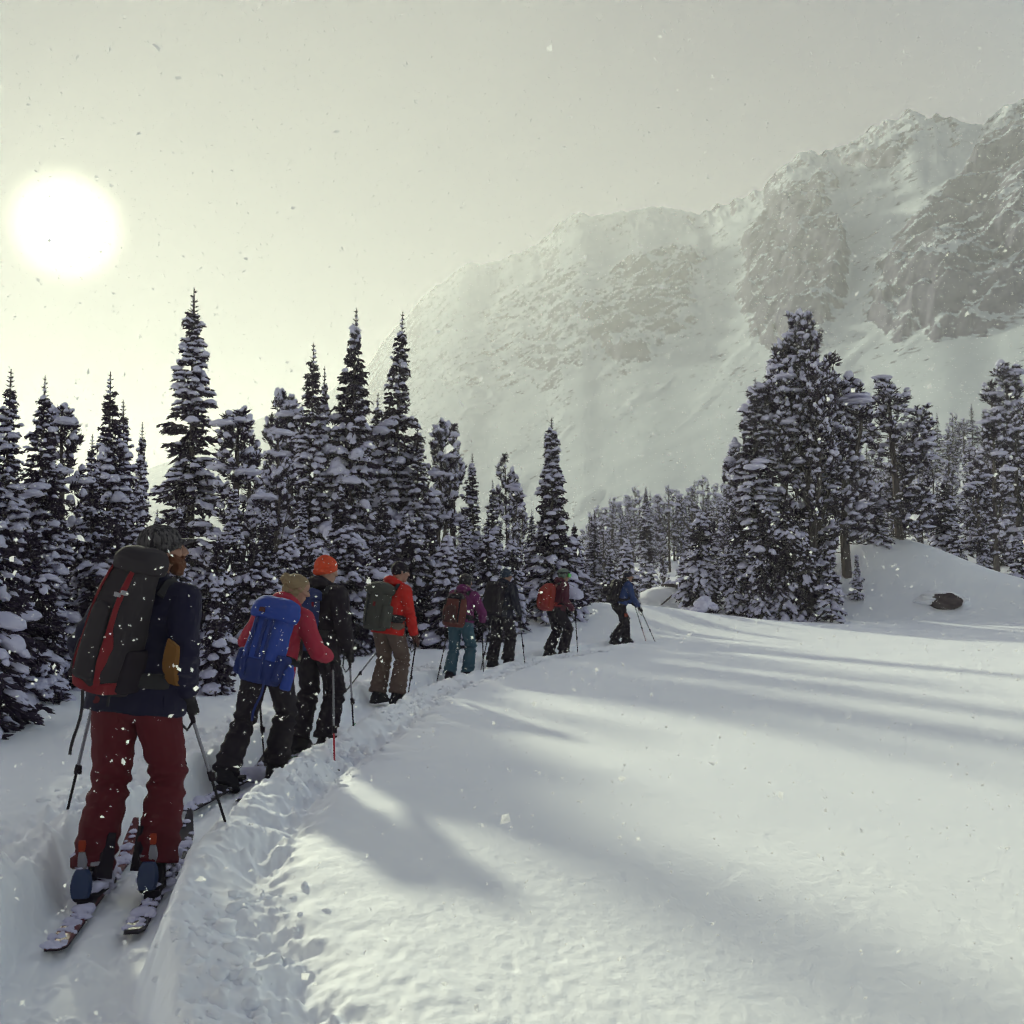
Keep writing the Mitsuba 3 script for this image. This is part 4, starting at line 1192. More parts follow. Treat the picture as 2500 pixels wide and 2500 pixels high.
# its pack: tall grey bag with red piping
_P = Pack(s1, 'tall charcoal backpack with red piping on the nearest skier', pack_frame(s1, back=0.185, tilt=-3, lean=9, up=0.06, side=-0.015))
_P.F = _P.F @ np.diag([0.65, 1, 1])
_bag = loft([((0, 0, -0.36), 0.06, 0.03), ((0, 0, -0.355), 0.165, 0.085), ((0, -0.015, -0.31), 0.195, 0.115), ((0, -0.03, -0.20), 0.205, 0.13), ((0, -0.03, -0.02), 0.195, 0.125), ((0, -0.02, 0.14), 0.172, 0.115), ((0, 0.0, 0.24), 0.150, 0.10), ((0, 0.015, 0.30), 0.11, 0.07), ((0, 0.02, 0.312), 0.04, 0.03)], 56, 3.0, 60)
_bag.faces = _bag.faces
_P.put('main_bag', puff(_bag, 0.014, (9, 9, 7), 61), 'c_charcoal', True)
_lid = loft([((0.02, 0.03, 0.235), 0.10, 0.08), ((0.02, 0.01, 0.25), 0.155, 0.125), ((0.02, 0.01, 0.30), 0.160, 0.130), ((0.025, 0.02, 0.345), 0.130, 0.105), ((0.03, 0.025, 0.362), 0.05, 0.04)], 44, 3.0, 26)
_P.put('lid', puff(_lid, 0.012, (12, 12, 12), 62), 'c_charcoal', True)


def on_bag(x, z, out=0.004):
    """The back face of the nearest skier's bag at height z, x across."""
    zz = [-0.36, -0.31, -0.20, -0.02, 0.14, 0.24, 0.31]
    a = np.interp(z, zz, [0.15, 0.195, 0.205, 0.195, 0.172, 0.150, 0.10])
    b = np.interp(z, zz, [0.07, 0.115, 0.13, 0.125, 0.115, 0.10, 0.06])
    c = np.interp(z, zz, [0.0, -0.015, -0.03, -0.03, -0.02, 0.0, 0.015])
    q = np.clip(np.abs(x) / a, 0, 0.985)
    return np.array([x, c - b * (1 - q ** 3.0) ** (1 / 3.0) - out, z])


for xs, w in (((-0.165, -0.155, -0.135, -0.125, -0.130, -0.112, -0.10), (0.02, 0.026, 0.075, 0.032, 0.024, 0.040, 0.03)), ((0.060, 0.072, 0.100, 0.075, 0.072, 0.080, 0.075), (0.05, 0.050, 0.085, 0.036, 0.036, 0.045, 0.03))):
    zz = np.linspace(-0.335, 0.27, 7)
    zf = np.linspace(-0.335, 0.27, 26)
    xf = np.interp(zf, zz, xs)
    p = np.array([on_bag(x, z) for x, z in zip(xf, zf)])
    nn = np.array([[x * 1.5, -1, 0] for x in xf / 0.2])
    _P.put('side_panel', strap_mesh(p, nn, np.interp(zf, zz, w), 0.012), 'c_trim_red', 40, 'dull red panel')
_p = np.array([on_bag(x, -0.325 + 0.02 * abs(x / 0.18) ** 2) for x in np.linspace(-0.185, 0.185, 22)])
_P.put('bottom_panel', strap_mesh(_p, np.stack([_p[:, 0] * 4, -np.ones(22), -0.4 * np.ones(22)], 1), 0.062, 0.012), 'c_trim_red', 40, 'dull red bottom panel')
_P.put('front_pocket', puff(loft([((-0.035, -0.135, -0.29), 0.07, 0.02), ((-0.035, -0.155, -0.27), 0.085, 0.035), ((-0.03, -0.158, -0.10), 0.08, 0.035), ((-0.03, -0.150, 0.05), 0.065, 0.03), ((-0.03, -0.13, 0.08), 0.03, 0.015)], 30, 3.2, 24), 0.008, (12, 12, 12), 63), 'c_charcoal', True)
for q in (-1, 1):
    _P.put('side_pocket', puff(loft([((q * 0.185, -0.02, -0.33), 0.03, 0.05), ((q * 0.200, -0.02, -0.31), 0.045, 0.085), ((q * 0.200, -0.02, -0.16), 0.045, 0.085), ((q * 0.190, -0.02, -0.12), 0.035, 0.07)], 26, 3, 16), 0.008, (13, 13, 13), 64 + q), 'c_black', True)
for x, z0, z1 in ((-0.02, -0.34, -0.66), (0.155, -0.10, -0.40)):
    p = np.array([on_bag(x, -0.30, 0.01) + np.array([0.02 * np.sin(t * 5), -0.01 + 0.05 * t, (z0 + 0.30) + (z1 - z0) * t]) for t in np.linspace(0, 1, 12)])
    _P.put('hanging_strap', strap_mesh(p, [0, -1, 0], 0.026, 0.003), 'c_strap', 40)
for z in (0.13, 0.145):
    _P.put('buckle', trimesh.creation.box(extents=[0.045, 0.016, 0.02]).apply_translation(on_bag(0.075, z, 0.02) + [(z - 0.135) * 3, 0, 0]), 'c_white_plastic')
_P.shoulder_straps()
_P.hip_belt()
s1.pole(0, s1.poles[0], 'left ski pole of the nearest skier, planted on the left rim of the track', shaft='c_alloy', lock=0.55)
s1.pole(1, s1.poles[1], 'right ski pole of the nearest skier, slanting to a hole beside the track', shaft='c_alloy', lock=0.50)
cloth('c_ski_dark', (0.035, 0.028, 0.04), 0.45, 0, 0.5), cloth('c_ski_red', (0.17, 0.022, 0.03), 0.45, 0, 0.5), cloth('c_ski_green', (0.05, 0.45, 0.16), 0.45, 0, 0.5)


def ski_under(sk, q, label, mat, length=1.72, behind=0.45, dz=0.012, **k):
    w = sk.wpt(sk.foot[q])
    hd = math.degrees(math.atan2(sk.R[0, 1], sk.R[1, 1]))
    return ski([w[0], w[1], w[2] - 0.03], hd + k.pop('turn', 0), length, label, mat, behind=behind, **k)


ski_under(s1, 0, 'snow-covered left ski of the nearest skier', 'c_ski_red', turn=-8, behind=0.40, width=0.095)
ski_under(s1, 1, 'snow-covered right ski of the nearest skier', 'c_ski_dark', turn=-8, behind=0.36, width=0.095)

# 2: woman with the big blue pack
cloth('c_crimson', (0.50, 0.035, 0.075)), cloth('c_royal', (0.035, 0.075, 0.40)), cloth('c_royal_dark', (0.022, 0.04, 0.20)), cloth('c_hair', (0.33, 0.235, 0.135), 0.7)
s2 = Skier('woman with blond hair in a bun, crimson jacket and black trousers, second from the camera', (-1.96, 7.55), 6, 1.66, (0.10, 0.02, 0.885), (0.175, 0.12, 1.265), (0.255, 0.20, 1.505),
           [(-0.125, -0.20, 0.06), (0.125, 0.16, 0.05)], [(-0.16, 0.42, 0.98), (0.485, 0.34, 0.97)], head_turn=(48, -14, 8), elbow=(0.45, -0.35, -1), fine=0.013, toes=(28, 0))
s2.poles = [np.array([-0.05, 0.45, 0.35]), np.array([0.63, 0.02, 0.25])]
s2.body(), s2.trousers('c_black', 0.013, flare=1.12, wide=1.02), s2.jacket('c_crimson', hem=-0.05), s2.hood('c_crimson', 1.1), s2.boots()
_h = solid([hull(((0, -0.020, 0.040), (0.088, 0.094, 0.086)), ((0, 0.02, 0.055), (0.078, 0.070, 0.062))).trim_by_plane([0, -0.62, 0.78], -0.012), hull(((-0.072, 0.0, 0.0), 0.022), ((-0.06, -0.04, -0.04), 0.03)), hull(((0.072, 0.0, 0.0), 0.022), ((0.06, -0.04, -0.04), 0.03)),
            hull(((0, -0.085, -0.02), 0.042), ((0, -0.07, -0.06), 0.03))], 0.008, 3)
s2.put('hair', s2.hm(creases(_h, 0.010, (26, 26, 60), 7)), 'c_hair', True)
_h = solid([hull(((0.0, -0.118, 0.062), (0.046, 0.040, 0.046)))], 0.007, 1)
s2.put('hair__bun', s2.hm(creases(_h, 0.022, (40, 40, 40), 8)), 'c_hair', True)
s2.gloves(fine=0.007)
_P = Pack(s2, 'big blue backpack with a drooping lid on the woman in crimson', pack_frame(s2, back=0.20, tilt=-5, lean=2, up=-0.03, side=0.055))
_P.F = _P.F @ np.diag([0.88, 1, 1])
_bag = loft([((0, 0, -0.36), 0.06, 0.03), ((0, 0, -0.355), 0.14, 0.08), ((0, -0.01, -0.30), 0.168, 0.11), ((0, -0.02, -0.15), 0.165, 0.125), ((0, -0.015, 0.05), 0.155, 0.12), ((0, 0, 0.20), 0.150, 0.11), ((0, 0.0, 0.26), 0.10, 0.08)], 52, 3.0, 56)
_P.put('main_bag', puff(_bag, 0.014, (11, 11, 6), 71), 'c_royal', True)
_P.put('base_panel', puff(loft([((0, 0, -0.362), 0.07, 0.035), ((0, 0, -0.358), 0.148, 0.088), ((0, -0.01, -0.30), 0.176, 0.118), ((0, -0.018, -0.20), 0.175, 0.132), ((0, -0.018, -0.19), 0.168, 0.126)], 44, 3.0, 20), 0.008, (11, 11, 8), 72), 'c_royal_dark', True, 'darker blue base')
_lid = loft([((0, -0.03, 0.11), 0.10, 0.10), ((0, -0.035, 0.115), 0.172, 0.140), ((0, -0.03, 0.17), 0.190, 0.152), ((0, -0.01, 0.235), 0.180, 0.140), ((0, 0.01, 0.275), 0.130, 0.10), ((0, 0.015, 0.285), 0.05, 0.04)], 48, 3.0, 30)
_P.put('lid', puff(_lid, 0.016, (11, 11, 11), 73), 'c_royal', True)
_P.put('lid__patch', trimesh.creation.box(extents=[0.055, 0.008, 0.034]).apply_translation([-0.02, -0.188, 0.165]), cloth('c_patch', (0.10, 0.035, 0.04)), label='small brown patch')
for x in (-0.075, 0.085):
    p = np.array([[x, -0.137 - 0.012 * np.sin((z + 0.3) * 6), z] for z in np.linspace(-0.33, 0.13, 14)])
    _P.put('compression_strap', strap_mesh(p, [0, -1, 0], 0.030, 0.010), 'c_royal_dark')
_P.put('daisy_chain', strap_mesh(np.array([[0.015, -0.148, z] for z in np.linspace(-0.18, 0.10, 8)]), [0, -1, 0], 0.035, 0.008), 'c_royal_dark')
for q in (-1, 1):
    _P.put('side_pocket', puff(loft([((q * 0.175, -0.01, -0.33), 0.03, 0.05), ((q * 0.190, -0.01, -0.30), 0.040, 0.08), ((q * 0.190, -0.01, -0.16), 0.040, 0.08), ((q * 0.178, -0.01, -0.13), 0.03, 0.06)], 24, 3, 14), 0.008, (13, 13, 13), 74 + q), 'c_royal_dark', True)
_P.put('water_bottle', loft([((0.262, 0.0, -0.37), 0.02, 0.02), ((0.262, 0, -0.36), 0.045, 0.045), ((0.262, 0, -0.24), 0.046, 0.046), ((0.262, 0, -0.21), 0.030, 0.030), ((0.262, 0, -0.18), 0.02, 0.02)], 24, 2, 18), 'c_royal', True)
p = np.array([[0.12 + 0.015 * np.sin(t * 6), -0.11, -0.33 - 0.30 * t] for t in np.linspace(0, 1, 10)])
_P.put('hanging_strap', strap_mesh(p, [0, -1, 0], 0.022, 0.003), 'c_royal_dark')
_P.shoulder_straps(), _P.hip_belt()
cloth('c_pole_grey', (0.32, 0.32, 0.34), 0.4, 0, 0.5), cloth('c_pole_red', (0.62, 0.03, 0.05), 0.4, 0, 0.5)
s2.pole(1, s2.poles[1], 'grey ski pole with a red lower half held by the woman in crimson', shaft='c_pole_grey', lower='c_pole_red', lock=0.62)
s2.pole(0, s2.poles[0], 'left ski pole of the woman in crimson, mostly hidden beside her legs')
ski_under(s2, 0, 'dark ski under the raised left boot of the woman in crimson', 'c_ski_dark', length=1.6)
ski_under(s2, 1, 'dark ski under the right boot of the woman in crimson', 'c_ski_dark', length=1.6)

# 3: orange beanie
cloth('c_orange_red', (0.80, 0.085, 0.03)), cloth('c_pack_navy', (0.030, 0.042, 0.15))
s3 = Skier('skier in bright orange beanie, black jacket and black trousers, third from the camera', (-1.80, 8.95), 24, 1.82, (0.03, 0.02, 0.99), (0.04, 0.07, 1.40), (0.06, 0.10, 1.665),
           [(-0.13, -0.02, 0.04), (0.13, 0.04, 0.04)], [(-0.22, 0.40, 0.98), (0.30, 0.12, 0.95)], head_turn=(18, -4, 0), elbow_out=(0.7, 0.7), fine=0.016)
s3.poles = [np.array([-0.35, 0.75, 0.2]), np.array([0.34, 0.17, 0.25])]
s3.body(), s3.trousers('c_black', 0.013, flare=1.1), s3.jacket('c_black', hem=-0.06, wide=1.08, bulk=1.08), s3.hood('c_black'), s3.boots(), s3.beanie('c_orange_red', cuff=0.045, tall=0.016, seed=5), s3.gloves()
_P = Pack(s3, 'navy blue backpack on the skier in the orange beanie', pack_frame(s3, back=0.20, up=-0.02, side=-0.02))
_P.put('main_bag', puff(loft([((0, 0, -0.30), 0.05, 0.03), ((0, 0, -0.295), 0.12, 0.08), ((0, -0.01, -0.24), 0.145, 0.105), ((0, -0.02, 0), 0.14, 0.115), ((0, 0, 0.18), 0.12, 0.10), ((0, 0.01, 0.235), 0.06, 0.05)], 40, 3, 40), 0.014, (11, 11, 7), 81), 'c_pack_navy', True)
_P.put('lid', puff(loft([((0, 0, 0.14), 0.10, 0.09), ((0, -0.005, 0.155), 0.14, 0.12), ((0, 0.0, 0.21), 0.135, 0.115), ((0, 0.01, 0.25), 0.06, 0.05)], 36, 3, 18), 0.012, (12, 12, 12), 82), 'c_pack_navy', True)
_P.put('front_strap', strap_mesh(np.array([[0.05, -0.135, z] for z in np.linspace(-0.26, 0.15, 9)]), [0, -1, 0], 0.03, 0.008), 'c_black')
_P.put('whistle_tag', trimesh.creation.box(extents=[0.03, 0.012, 0.04]).apply_translation([0.13, -0.06, 0.10]), 'c_trim_red', label='small red tag')
_P.shoulder_straps(), _P.hip_belt()
s3.pole(1, s3.poles[1], 'dark ski pole planted to the right of the skier in the orange beanie', shaft='c_alloy')
s3.pole(0, s3.poles[0], 'ski pole in the left hand of the skier in the orange beanie')
ski_under(s3, 0, 'green left ski of the skier in the orange beanie', 'c_ski_green', length=1.7)
ski_under(s3, 1, 'dark right ski of the skier in the orange beanie', 'c_ski_dark', length=1.7)

# 4: red jacket
cloth('c_signal_red', (0.70, 0.022, 0.018)), cloth('c_beige', (0.175, 0.115, 0.095)), cloth('c_olive', (0.085, 0.085, 0.075)), cloth('c_brown_glove', (0.10, 0.04, 0.035))
s4 = Skier('skier in bright red jacket, beige trousers and black beanie, fourth from the camera', (-1.55, 12.40), 28, 1.82, (0.0, 0.0, 0.995), (0.035, 0.05, 1.40), (0.09, 0.115, 1.665),
           [(-0.13, -0.02, 0.04), (0.13, 0.03, 0.04)], [(-0.22, 0.30, 0.92), (0.29, 0.16, 0.86)], head_turn=(34, -2, 0), elbow_out=(0.6, 0.5), fine=0.016)
s4.poles = [np.array([-0.10, -0.95, 0.25]), np.array([0.54, -0.39, 0.2])]
s4.body(), s4.trousers('c_beige', 0.011, flare=1.12, wide=1.05), s4.jacket('c_signal_red', hem=-0.095), s4.hood('c_signal_red', 1.05), s4.boots(), s4.beanie('c_black', tall=0.012, seed=9), s4.gloves(('c_brown_glove', 'c_brown_glove'), 0.008)
_P = Pack(s4, 'olive grey backpack with a wide lid on the skier in the bright red jacket', pack_frame(s4, back=0.20, up=0.0, side=-0.03))
_P.put('main_bag', puff(loft([((0, 0, -0.34), 0.05, 0.03), ((0, 0, -0.335), 0.13, 0.08), ((0, -0.01, -0.28), 0.155, 0.11), ((0, -0.02, -0.02), 0.155, 0.12), ((0, 0, 0.16), 0.145, 0.11), ((0, 0.0, 0.20), 0.08, 0.06)], 40, 3, 40), 0.014, (11, 11, 8), 85), 'c_olive', True)
_P.put('lid', puff(loft([((0, 0, 0.10), 0.12, 0.10), ((0, -0.005, 0.12), 0.175, 0.135), ((0, -0.005, 0.17), 0.190, 0.145), ((0, 0.0, 0.235), 0.135, 0.11), ((0, 0.01, 0.26), 0.06, 0.05)], 40, 3, 24), 0.012, (12, 12, 12), 86), 'c_olive', True)
_P.put('side_pocket', puff(loft([((0.165, -0.02, -0.30), 0.03, 0.05), ((0.18, -0.02, -0.28), 0.04, 0.08), ((0.18, -0.02, -0.05), 0.04, 0.08), ((0.165, -0.02, -0.02), 0.03, 0.06)], 24, 3, 14), 0.008, (13, 13, 13), 87), 'c_olive', True)
_P.put('front_strap', strap_mesh(np.array([[-0.05, -0.14, z] for z in np.linspace(-0.30, 0.10, 9)]), [0, -1, 0], 0.03, 0.008), 'c_strap')
_P.put('tag', trimesh.creation.box(extents=[0.03, 0.012, 0.05]).apply_translation([0.06, -0.145, -0.02]), 'c_trim_red', label='small red tag')
_P.shoulder_straps(), _P.hip_belt(height=0.10)
s4.pole(0, s4.poles[0], 'left ski pole of the skier in bright red, slanting back towards the camera', shaft='c_alloy')
s4.pole(1, s4.poles[1], 'right ski pole of the skier in bright red, nearly upright')

# 5: teal trousers
cloth('c_plum', (0.19, 0.022, 0.14)), cloth('c_teal', (0.055, 0.135, 0.19)), cloth('c_brick', (0.17, 0.045, 0.04)), cloth('c_helmet_dark', (0.03, 0.02, 0.03), 0.4)
s5 = Skier('skier in plum jacket, teal trousers and dark helmet, fifth from the camera', (-0.79, 15.15), 20, 1.68, (0.0, 0.0, 0.91), (0.03, 0.06, 1.285), (0.05, 0.10, 1.535),
           [(-0.13, -0.10, 0.04), (0.10, 0.06, 0.04)], [(-0.24, 0.05, 0.77), (0.24, 0.30, 0.93)], head_turn=(22, -6, 0), elbow_out=(0.4, 1.0), fine=0.018)
s5.poles = [np.array([-0.10, -0.75, 0.06]), np.array([0.54, -0.39, 0.2])]
s5.body(), s5.trousers('c_teal', 0.013, flare=1.1, wide=1.03), s5.jacket('c_plum', hem=0.02, bulk=1.06), s5.hood('c_plum', 1.15), s5.boots(), s5.gloves(fine=0.009)


def helmet(sk, mat, goggle=None):
    m = solid([hull(((0, -0.012, 0.045), (0.106, 0.122, 0.098)), ((0, -0.02, 0.0), (0.102, 0.108, 0.07))).trim_by_plane([0, -0.35, 0.94], -0.020), hull(((-0.092, -0.01, -0.02), (0.018, 0.035, 0.045))), hull(((0.092, -0.01, -0.02), (0.018, 0.035, 0.045)))], 0.012, 3)
    sk.put('helmet', sk.hm(m), mat, True)
    a = np.radians(np.linspace(-180, 180, 33))
    p = np.stack([0.112 * np.sin(a), -0.012 + 0.128 * np.cos(a), 0.045 + 0.022 * np.cos(a)], 1)
    sk.put('goggle_strap', sk.hm(strap_mesh(p, p - [0, -0.01, 0.04], 0.030, 0.006)), 'c_strap', 40)


helmet(s5, 'c_helmet_dark')
s5.put('goggle_strap__clip', s5.hm(trimesh.creation.box(extents=[0.012, 0.01, 0.035]).apply_translation([0.055, -0.128, 0.025])), 'c_white_plastic')
_P = Pack(s5, 'brick red backpack flecked with snow on the skier in teal trousers', pack_frame(s5, back=0.19, up=-0.02, side=-0.02))
_P.put('main_bag', puff(loft([((0, 0, -0.31), 0.05, 0.03), ((0, 0, -0.305), 0.14, 0.08), ((0, -0.01, -0.25), 0.170, 0.11), ((0, -0.02, -0.05), 0.175, 0.12), ((0, 0, 0.14), 0.13, 0.10), ((0, 0.0, 0.20), 0.06, 0.05)], 40, 2.8, 36), 0.016, (11, 11, 8), 91), 'c_brick', True)
_P.put('front_pocket', puff(loft([((0, -0.11, -0.26), 0.08, 0.02), ((0, -0.13, -0.24), 0.10, 0.03), ((0, -0.135, -0.05), 0.09, 0.03), ((0, -0.12, 0.0), 0.05, 0.02)], 28, 3, 16), 0.008, (12, 12, 12), 92), cloth('c_brick_dark', (0.10, 0.04, 0.04)), True)
for q in (-1, 1):
    _P.put('compression_strap', strap_mesh(np.array([[q * 0.12, -0.115, z] for z in np.linspace(-0.25, 0.10, 7)]), [q * 0.3, -1, 0], 0.025, 0.008), 'c_black')
_P.put('top_flap', puff(loft([((0, -0.01, 0.10), 0.10, 0.08), ((0, -0.015, 0.115), 0.138, 0.11), ((0, -0.005, 0.18), 0.10, 0.08), ((0, 0, 0.205), 0.05, 0.04)], 32, 2.8, 14), 0.01, (12, 12, 12), 93), 'c_black', True)
_P.shoulder_straps(), _P.hip_belt()
s5.pole(0, s5.poles[0], 'left ski pole of the skier in teal trousers, slanting down to the left')
s5.pole(1, s5.poles[1], 'right ski pole of the skier in teal trousers')

# 6: dark navy
cloth('c_blue_cap', (0.035, 0.055, 0.10)), cloth('c_ink', (0.018, 0.018, 0.042))
s6 = Skier('skier all in dark navy and black with a dull blue beanie, sixth from the camera', (-0.20, 17.25), 30, 1.78, (0.0, 0.0, 0.965), (0.03, 0.06, 1.365), (0.05, 0.10, 1.625),
           [(-0.15, -0.03, 0.04), (0.12, 0.05, 0.04)], [(-0.26, 0.10, 0.88), (0.24, 0.22, 0.98)], head_turn=(32, -4, 0), elbow_out=(0.5, 0.6), fine=0.02)
s6.poles = [np.array([0.02, -0.75, 0.20]), np.array([0.70, -0.35, 0.2])]
s6.body(), s6.trousers('c_black', 0.013, flare=1.15, wide=1.08), s6.jacket('c_ink', hem=-0.06, wide=1.08, bulk=1.08), s6.hood('c_ink'), s6.boots(), s6.beanie('c_blue_cap', cuff=0.04, seed=12), s6.gloves(fine=0.009)
_P = Pack(s6, 'large black backpack on the skier in dark navy', pack_frame(s6, back=0.20, up=0.0, side=-0.03))
_P.put('main_bag', puff(loft([((0, 0, -0.33), 0.05, 0.03), ((0, 0, -0.325), 0.15, 0.09), ((0, -0.01, -0.27), 0.175, 0.12), ((0, -0.02, 0), 0.175, 0.13), ((0, 0, 0.20), 0.16, 0.11), ((0, 0.0, 0.25), 0.08, 0.06)], 36, 3, 32), 0.015, (11, 11, 8), 95), 'c_black', True)
_P.put('lid', puff(loft([((0, 0, 0.16), 0.12, 0.09), ((0, -0.005, 0.175), 0.165, 0.125), ((0, 0, 0.24), 0.14, 0.11), ((0, 0.01, 0.265), 0.06, 0.05)], 32, 3, 16), 0.012, (12, 12, 12), 96), 'c_black', True)
_P.shoulder_straps(), _P.hip_belt()
s6.pole(0, s6.poles[0], 'left ski pole of the skier in dark navy')
s6.pole(1, s6.poles[1], 'right ski pole of the skier in dark navy, leaning to the right')

# 7: round red pack
cloth('c_maroon', (0.115, 0.020, 0.045)), cloth('c_pack_red', (0.42, 0.045, 0.04)), cloth('c_sage', (0.20, 0.26, 0.22), 0.5), cloth('c_lens', (0.12, 0.75, 0.12), 0.15, 0, 0.8)
s7 = Skier('skier in maroon jacket with sage green helmet and green-lensed goggles', (0.86, 19.30), 58, 1.80, (0.0, 0.0, 0.95), (0.0, 0.09, 1.375), (0.0, 0.19, 1.635),
           [(-0.10, -0.10, 0.04), (0.10, 0.10, 0.04)], [(-0.24, 0.32, 1.0), (0.24, 0.24, 0.95)], head_turn=(24, -6, 0), elbow_out=(0.5, 0.5), fine=0.02)
s7.poles = [np.array([-0.30, 0.55, 0.15]), np.array([0.34, 0.28, 0.22])]
s7.body(), s7.trousers('c_black', 0.014, flare=1.15, wide=1.1), s7.jacket('c_maroon', hem=0.0, bulk=1.05), s7.hood('c_maroon'), s7.boots(), s7.gloves(fine=0.009)
helmet(s7, 'c_sage')
a_ = np.radians(np.linspace(-60, 60, 13))
_p = np.stack([0.092 * np.sin(a_), 0.010 + 0.105 * np.cos(a_), 0.006 + 0 * a_], 1)
s7.put('goggles', s7.hm(strap_mesh(_p, _p - [0, 0, 0.006], 0.080, 0.030)), 'c_lens', 40, 'goggles with a bright green lens')
_P = Pack(s7, 'rounded red backpack with orange cords on the skier in the maroon jacket', pack_frame(s7, back=0.23, up=-0.03))
_P.put('main_bag', puff(loft([((0, 0, -0.31), 0.05, 0.04), ((0, 0, -0.30), 0.14, 0.10), ((0, -0.02, -0.22), 0.170, 0.15), ((0, -0.03, -0.02), 0.17, 0.155), ((0, -0.01, 0.15), 0.14, 0.12), ((0, 0.01, 0.22), 0.06, 0.05)], 40, 2.4, 40), 0.012, (9, 9, 8), 97), 'c_pack_red', True)
for x in (-0.07, 0.07):
    zz = np.linspace(-0.25, 0.13, 12)
    _P.put('cord', strap_mesh(np.stack([np.full(12, x), -0.008 - 0.165 * np.sqrt(np.clip(1 - ((zz + 0.08) / 0.30) ** 2, 0.05, 1)) - 0.012, zz], 1), [0, -1, 0], 0.016, 0.008), 'c_orange', label='orange cord')
zz = np.linspace(-0.25, 0.13, 12)
_P.put('cord', strap_mesh(np.stack([np.full(12, 0.172), -0.04 + 0 * zz, zz], 1), [1, -0.2, 0], 0.020, 0.008), 'c_orange', label='orange cord')
_P.shoulder_straps('c_black'), _P.hip_belt('c_pack_red')
s7.pole(1, s7.poles[1], 'ski pole ahead of the skier in the maroon jacket')
s7.pole(0, s7.poles[0], 'left ski pole of the skier in the maroon jacket')

# 8: the leader
cloth('c_blue_sleeve', (0.04, 0.075, 0.24)), cloth('c_cap_navy', (0.03, 0.025, 0.055)), cloth('c_pole_orange', (0.45, 0.07, 0.05), 0.4, 0, 0.5)
s8 = Skier('leading skier in blue jacket and dark beanie, in mid-stride at the front', (2.44, 22.5), 62, 1.78, (0.0, 0.0, 0.925), (0.0, 0.14, 1.34), (0.0, 0.25, 1.59),
           [(-0.11, 0.26, 0.05), (0.11, -0.22, 0.05)], [(-0.22, 0.50, 0.98), (0.24, 0.38, 0.88)], head_turn=(22, -6, 0), elbow_out=(0.4, 0.5), fine=0.02, toes=(0, 12))
s8.poles = [np.array([-0.26, 0.98, 0.12]), np.array([0.30, 0.55, 0.16])]
s8.poles[1] = np.array([0.28, 0.86, 0.16])
s8.body(), s8.trousers('c_black', 0.013, flare=1.12), s8.jacket('c_blue_sleeve', hem=0.02), s8.boots(), s8.beanie('c_cap_navy', cuff=0.04, seed=14), s8.gloves(fine=0.009)
s8.put('hood', creases(solid([hull((s8.C + s8.up * 0.15 - s8.fwd * 0.02, 0.085), (s8.C + s8.up * 0.08, 0.09))], 0.02, 2), 0.01, (12, 12, 12), 3), 'c_black', True, 'black neck gaiter')
s8.put('thigh_patch', strap_mesh(np.array([s8.hip[1] * (1 - t) + s8.knee[1] * t + np.array([0.118, 0.02, 0]) for t in (0.42, 0.5, 0.58)]), [1, 0, 0], 0.10, 0.012), 'c_orange', 40, 'orange patch on the thigh')
_P = Pack(s8, 'black backpack with a dark helmet strapped to it on the leading skier', pack_frame(s8, back=0.20, up=-0.01))
_P.put('main_bag', puff(loft([((0, 0, -0.30), 0.05, 0.03), ((0, 0, -0.295), 0.13, 0.08), ((0, -0.01, -0.24), 0.150, 0.11), ((0, -0.02, 0), 0.15, 0.12), ((0, 0, 0.18), 0.13, 0.10), ((0, 0.0, 0.235), 0.06, 0.05)], 36, 3, 32), 0.014, (11, 11, 8), 98), 'c_black', True)
_hm = solid([hull(((0, -0.21, -0.06), (0.115, 0.095, 0.125)), ((0, -0.17, -0.06), (0.105, 0.05, 0.115)))], 0.02, 2)
_P.put('strapped_helmet', _hm, 'c_helmet_dark', True, 'dark helmet hung on the pack')
_P.put('lid', puff(loft([((0, 0, 0.14), 0.10, 0.08), ((0, -0.005, 0.155), 0.14, 0.115), ((0, 0, 0.22), 0.12, 0.10), ((0, 0.01, 0.25), 0.05, 0.04)], 32, 3, 16), 0.012, (12, 12, 12), 99), 'c_black', True)
_P.shoulder_straps('c_black'), _P.hip_belt('c_black')
s8.pole(0, s8.poles[0], 'reddish ski pole reaching ahead of the leading skier', shaft='c_pole', lower='c_pole_orange')
s8.pole(1, s8.poles[1], 'right ski pole of the leading skier')

# ------------------------------------------------------------------ smaller things of the place
def gz(x, y):
    return float(ground_z(np.array([x]), np.array([y]))[0])


_r = np.random.default_rng(5)
# boulder half buried in the knoll
_x, _y = 14.0, 31.9
_z = gz(_x, _y)
_m = trimesh.creation.icosphere(subdivisions=4, radius=1.0)
_v = np.array(_m.vertices)
_v = _v * (1 + 0.5 * (meshkit.fbm(_v * 1.3 + 4, 4, 3) - 0.5))[:, None] * [0.52, 0.42, 0.30]
_t = np.abs(((_v @ [0.4, 0.2, 0.9]) * 7 + meshkit.fbm(_v * 3, 2, 9)) % 1 - 0.5)
_v += np.array(_m.vertex_normals) * (0.03 * _t)[:, None]
scene['m_rock'] = {'type': 'diffuse', 'reflectance': proc(lambda p, n, uv: mix([0.03, 0.022, 0.03], [0.11, 0.085, 0.09], fbm(p.x * 6, p.y * 6, p.z * 9, 3)))}
_k = thing('boulder', 'dark boulder poking out of the snowy knoll at the right', 'boulder')
put(f'{_k}__rock', (_v + [_x, _y, _z + 0.09], np.asarray(_m.faces)), 'm_rock', smooth=35)
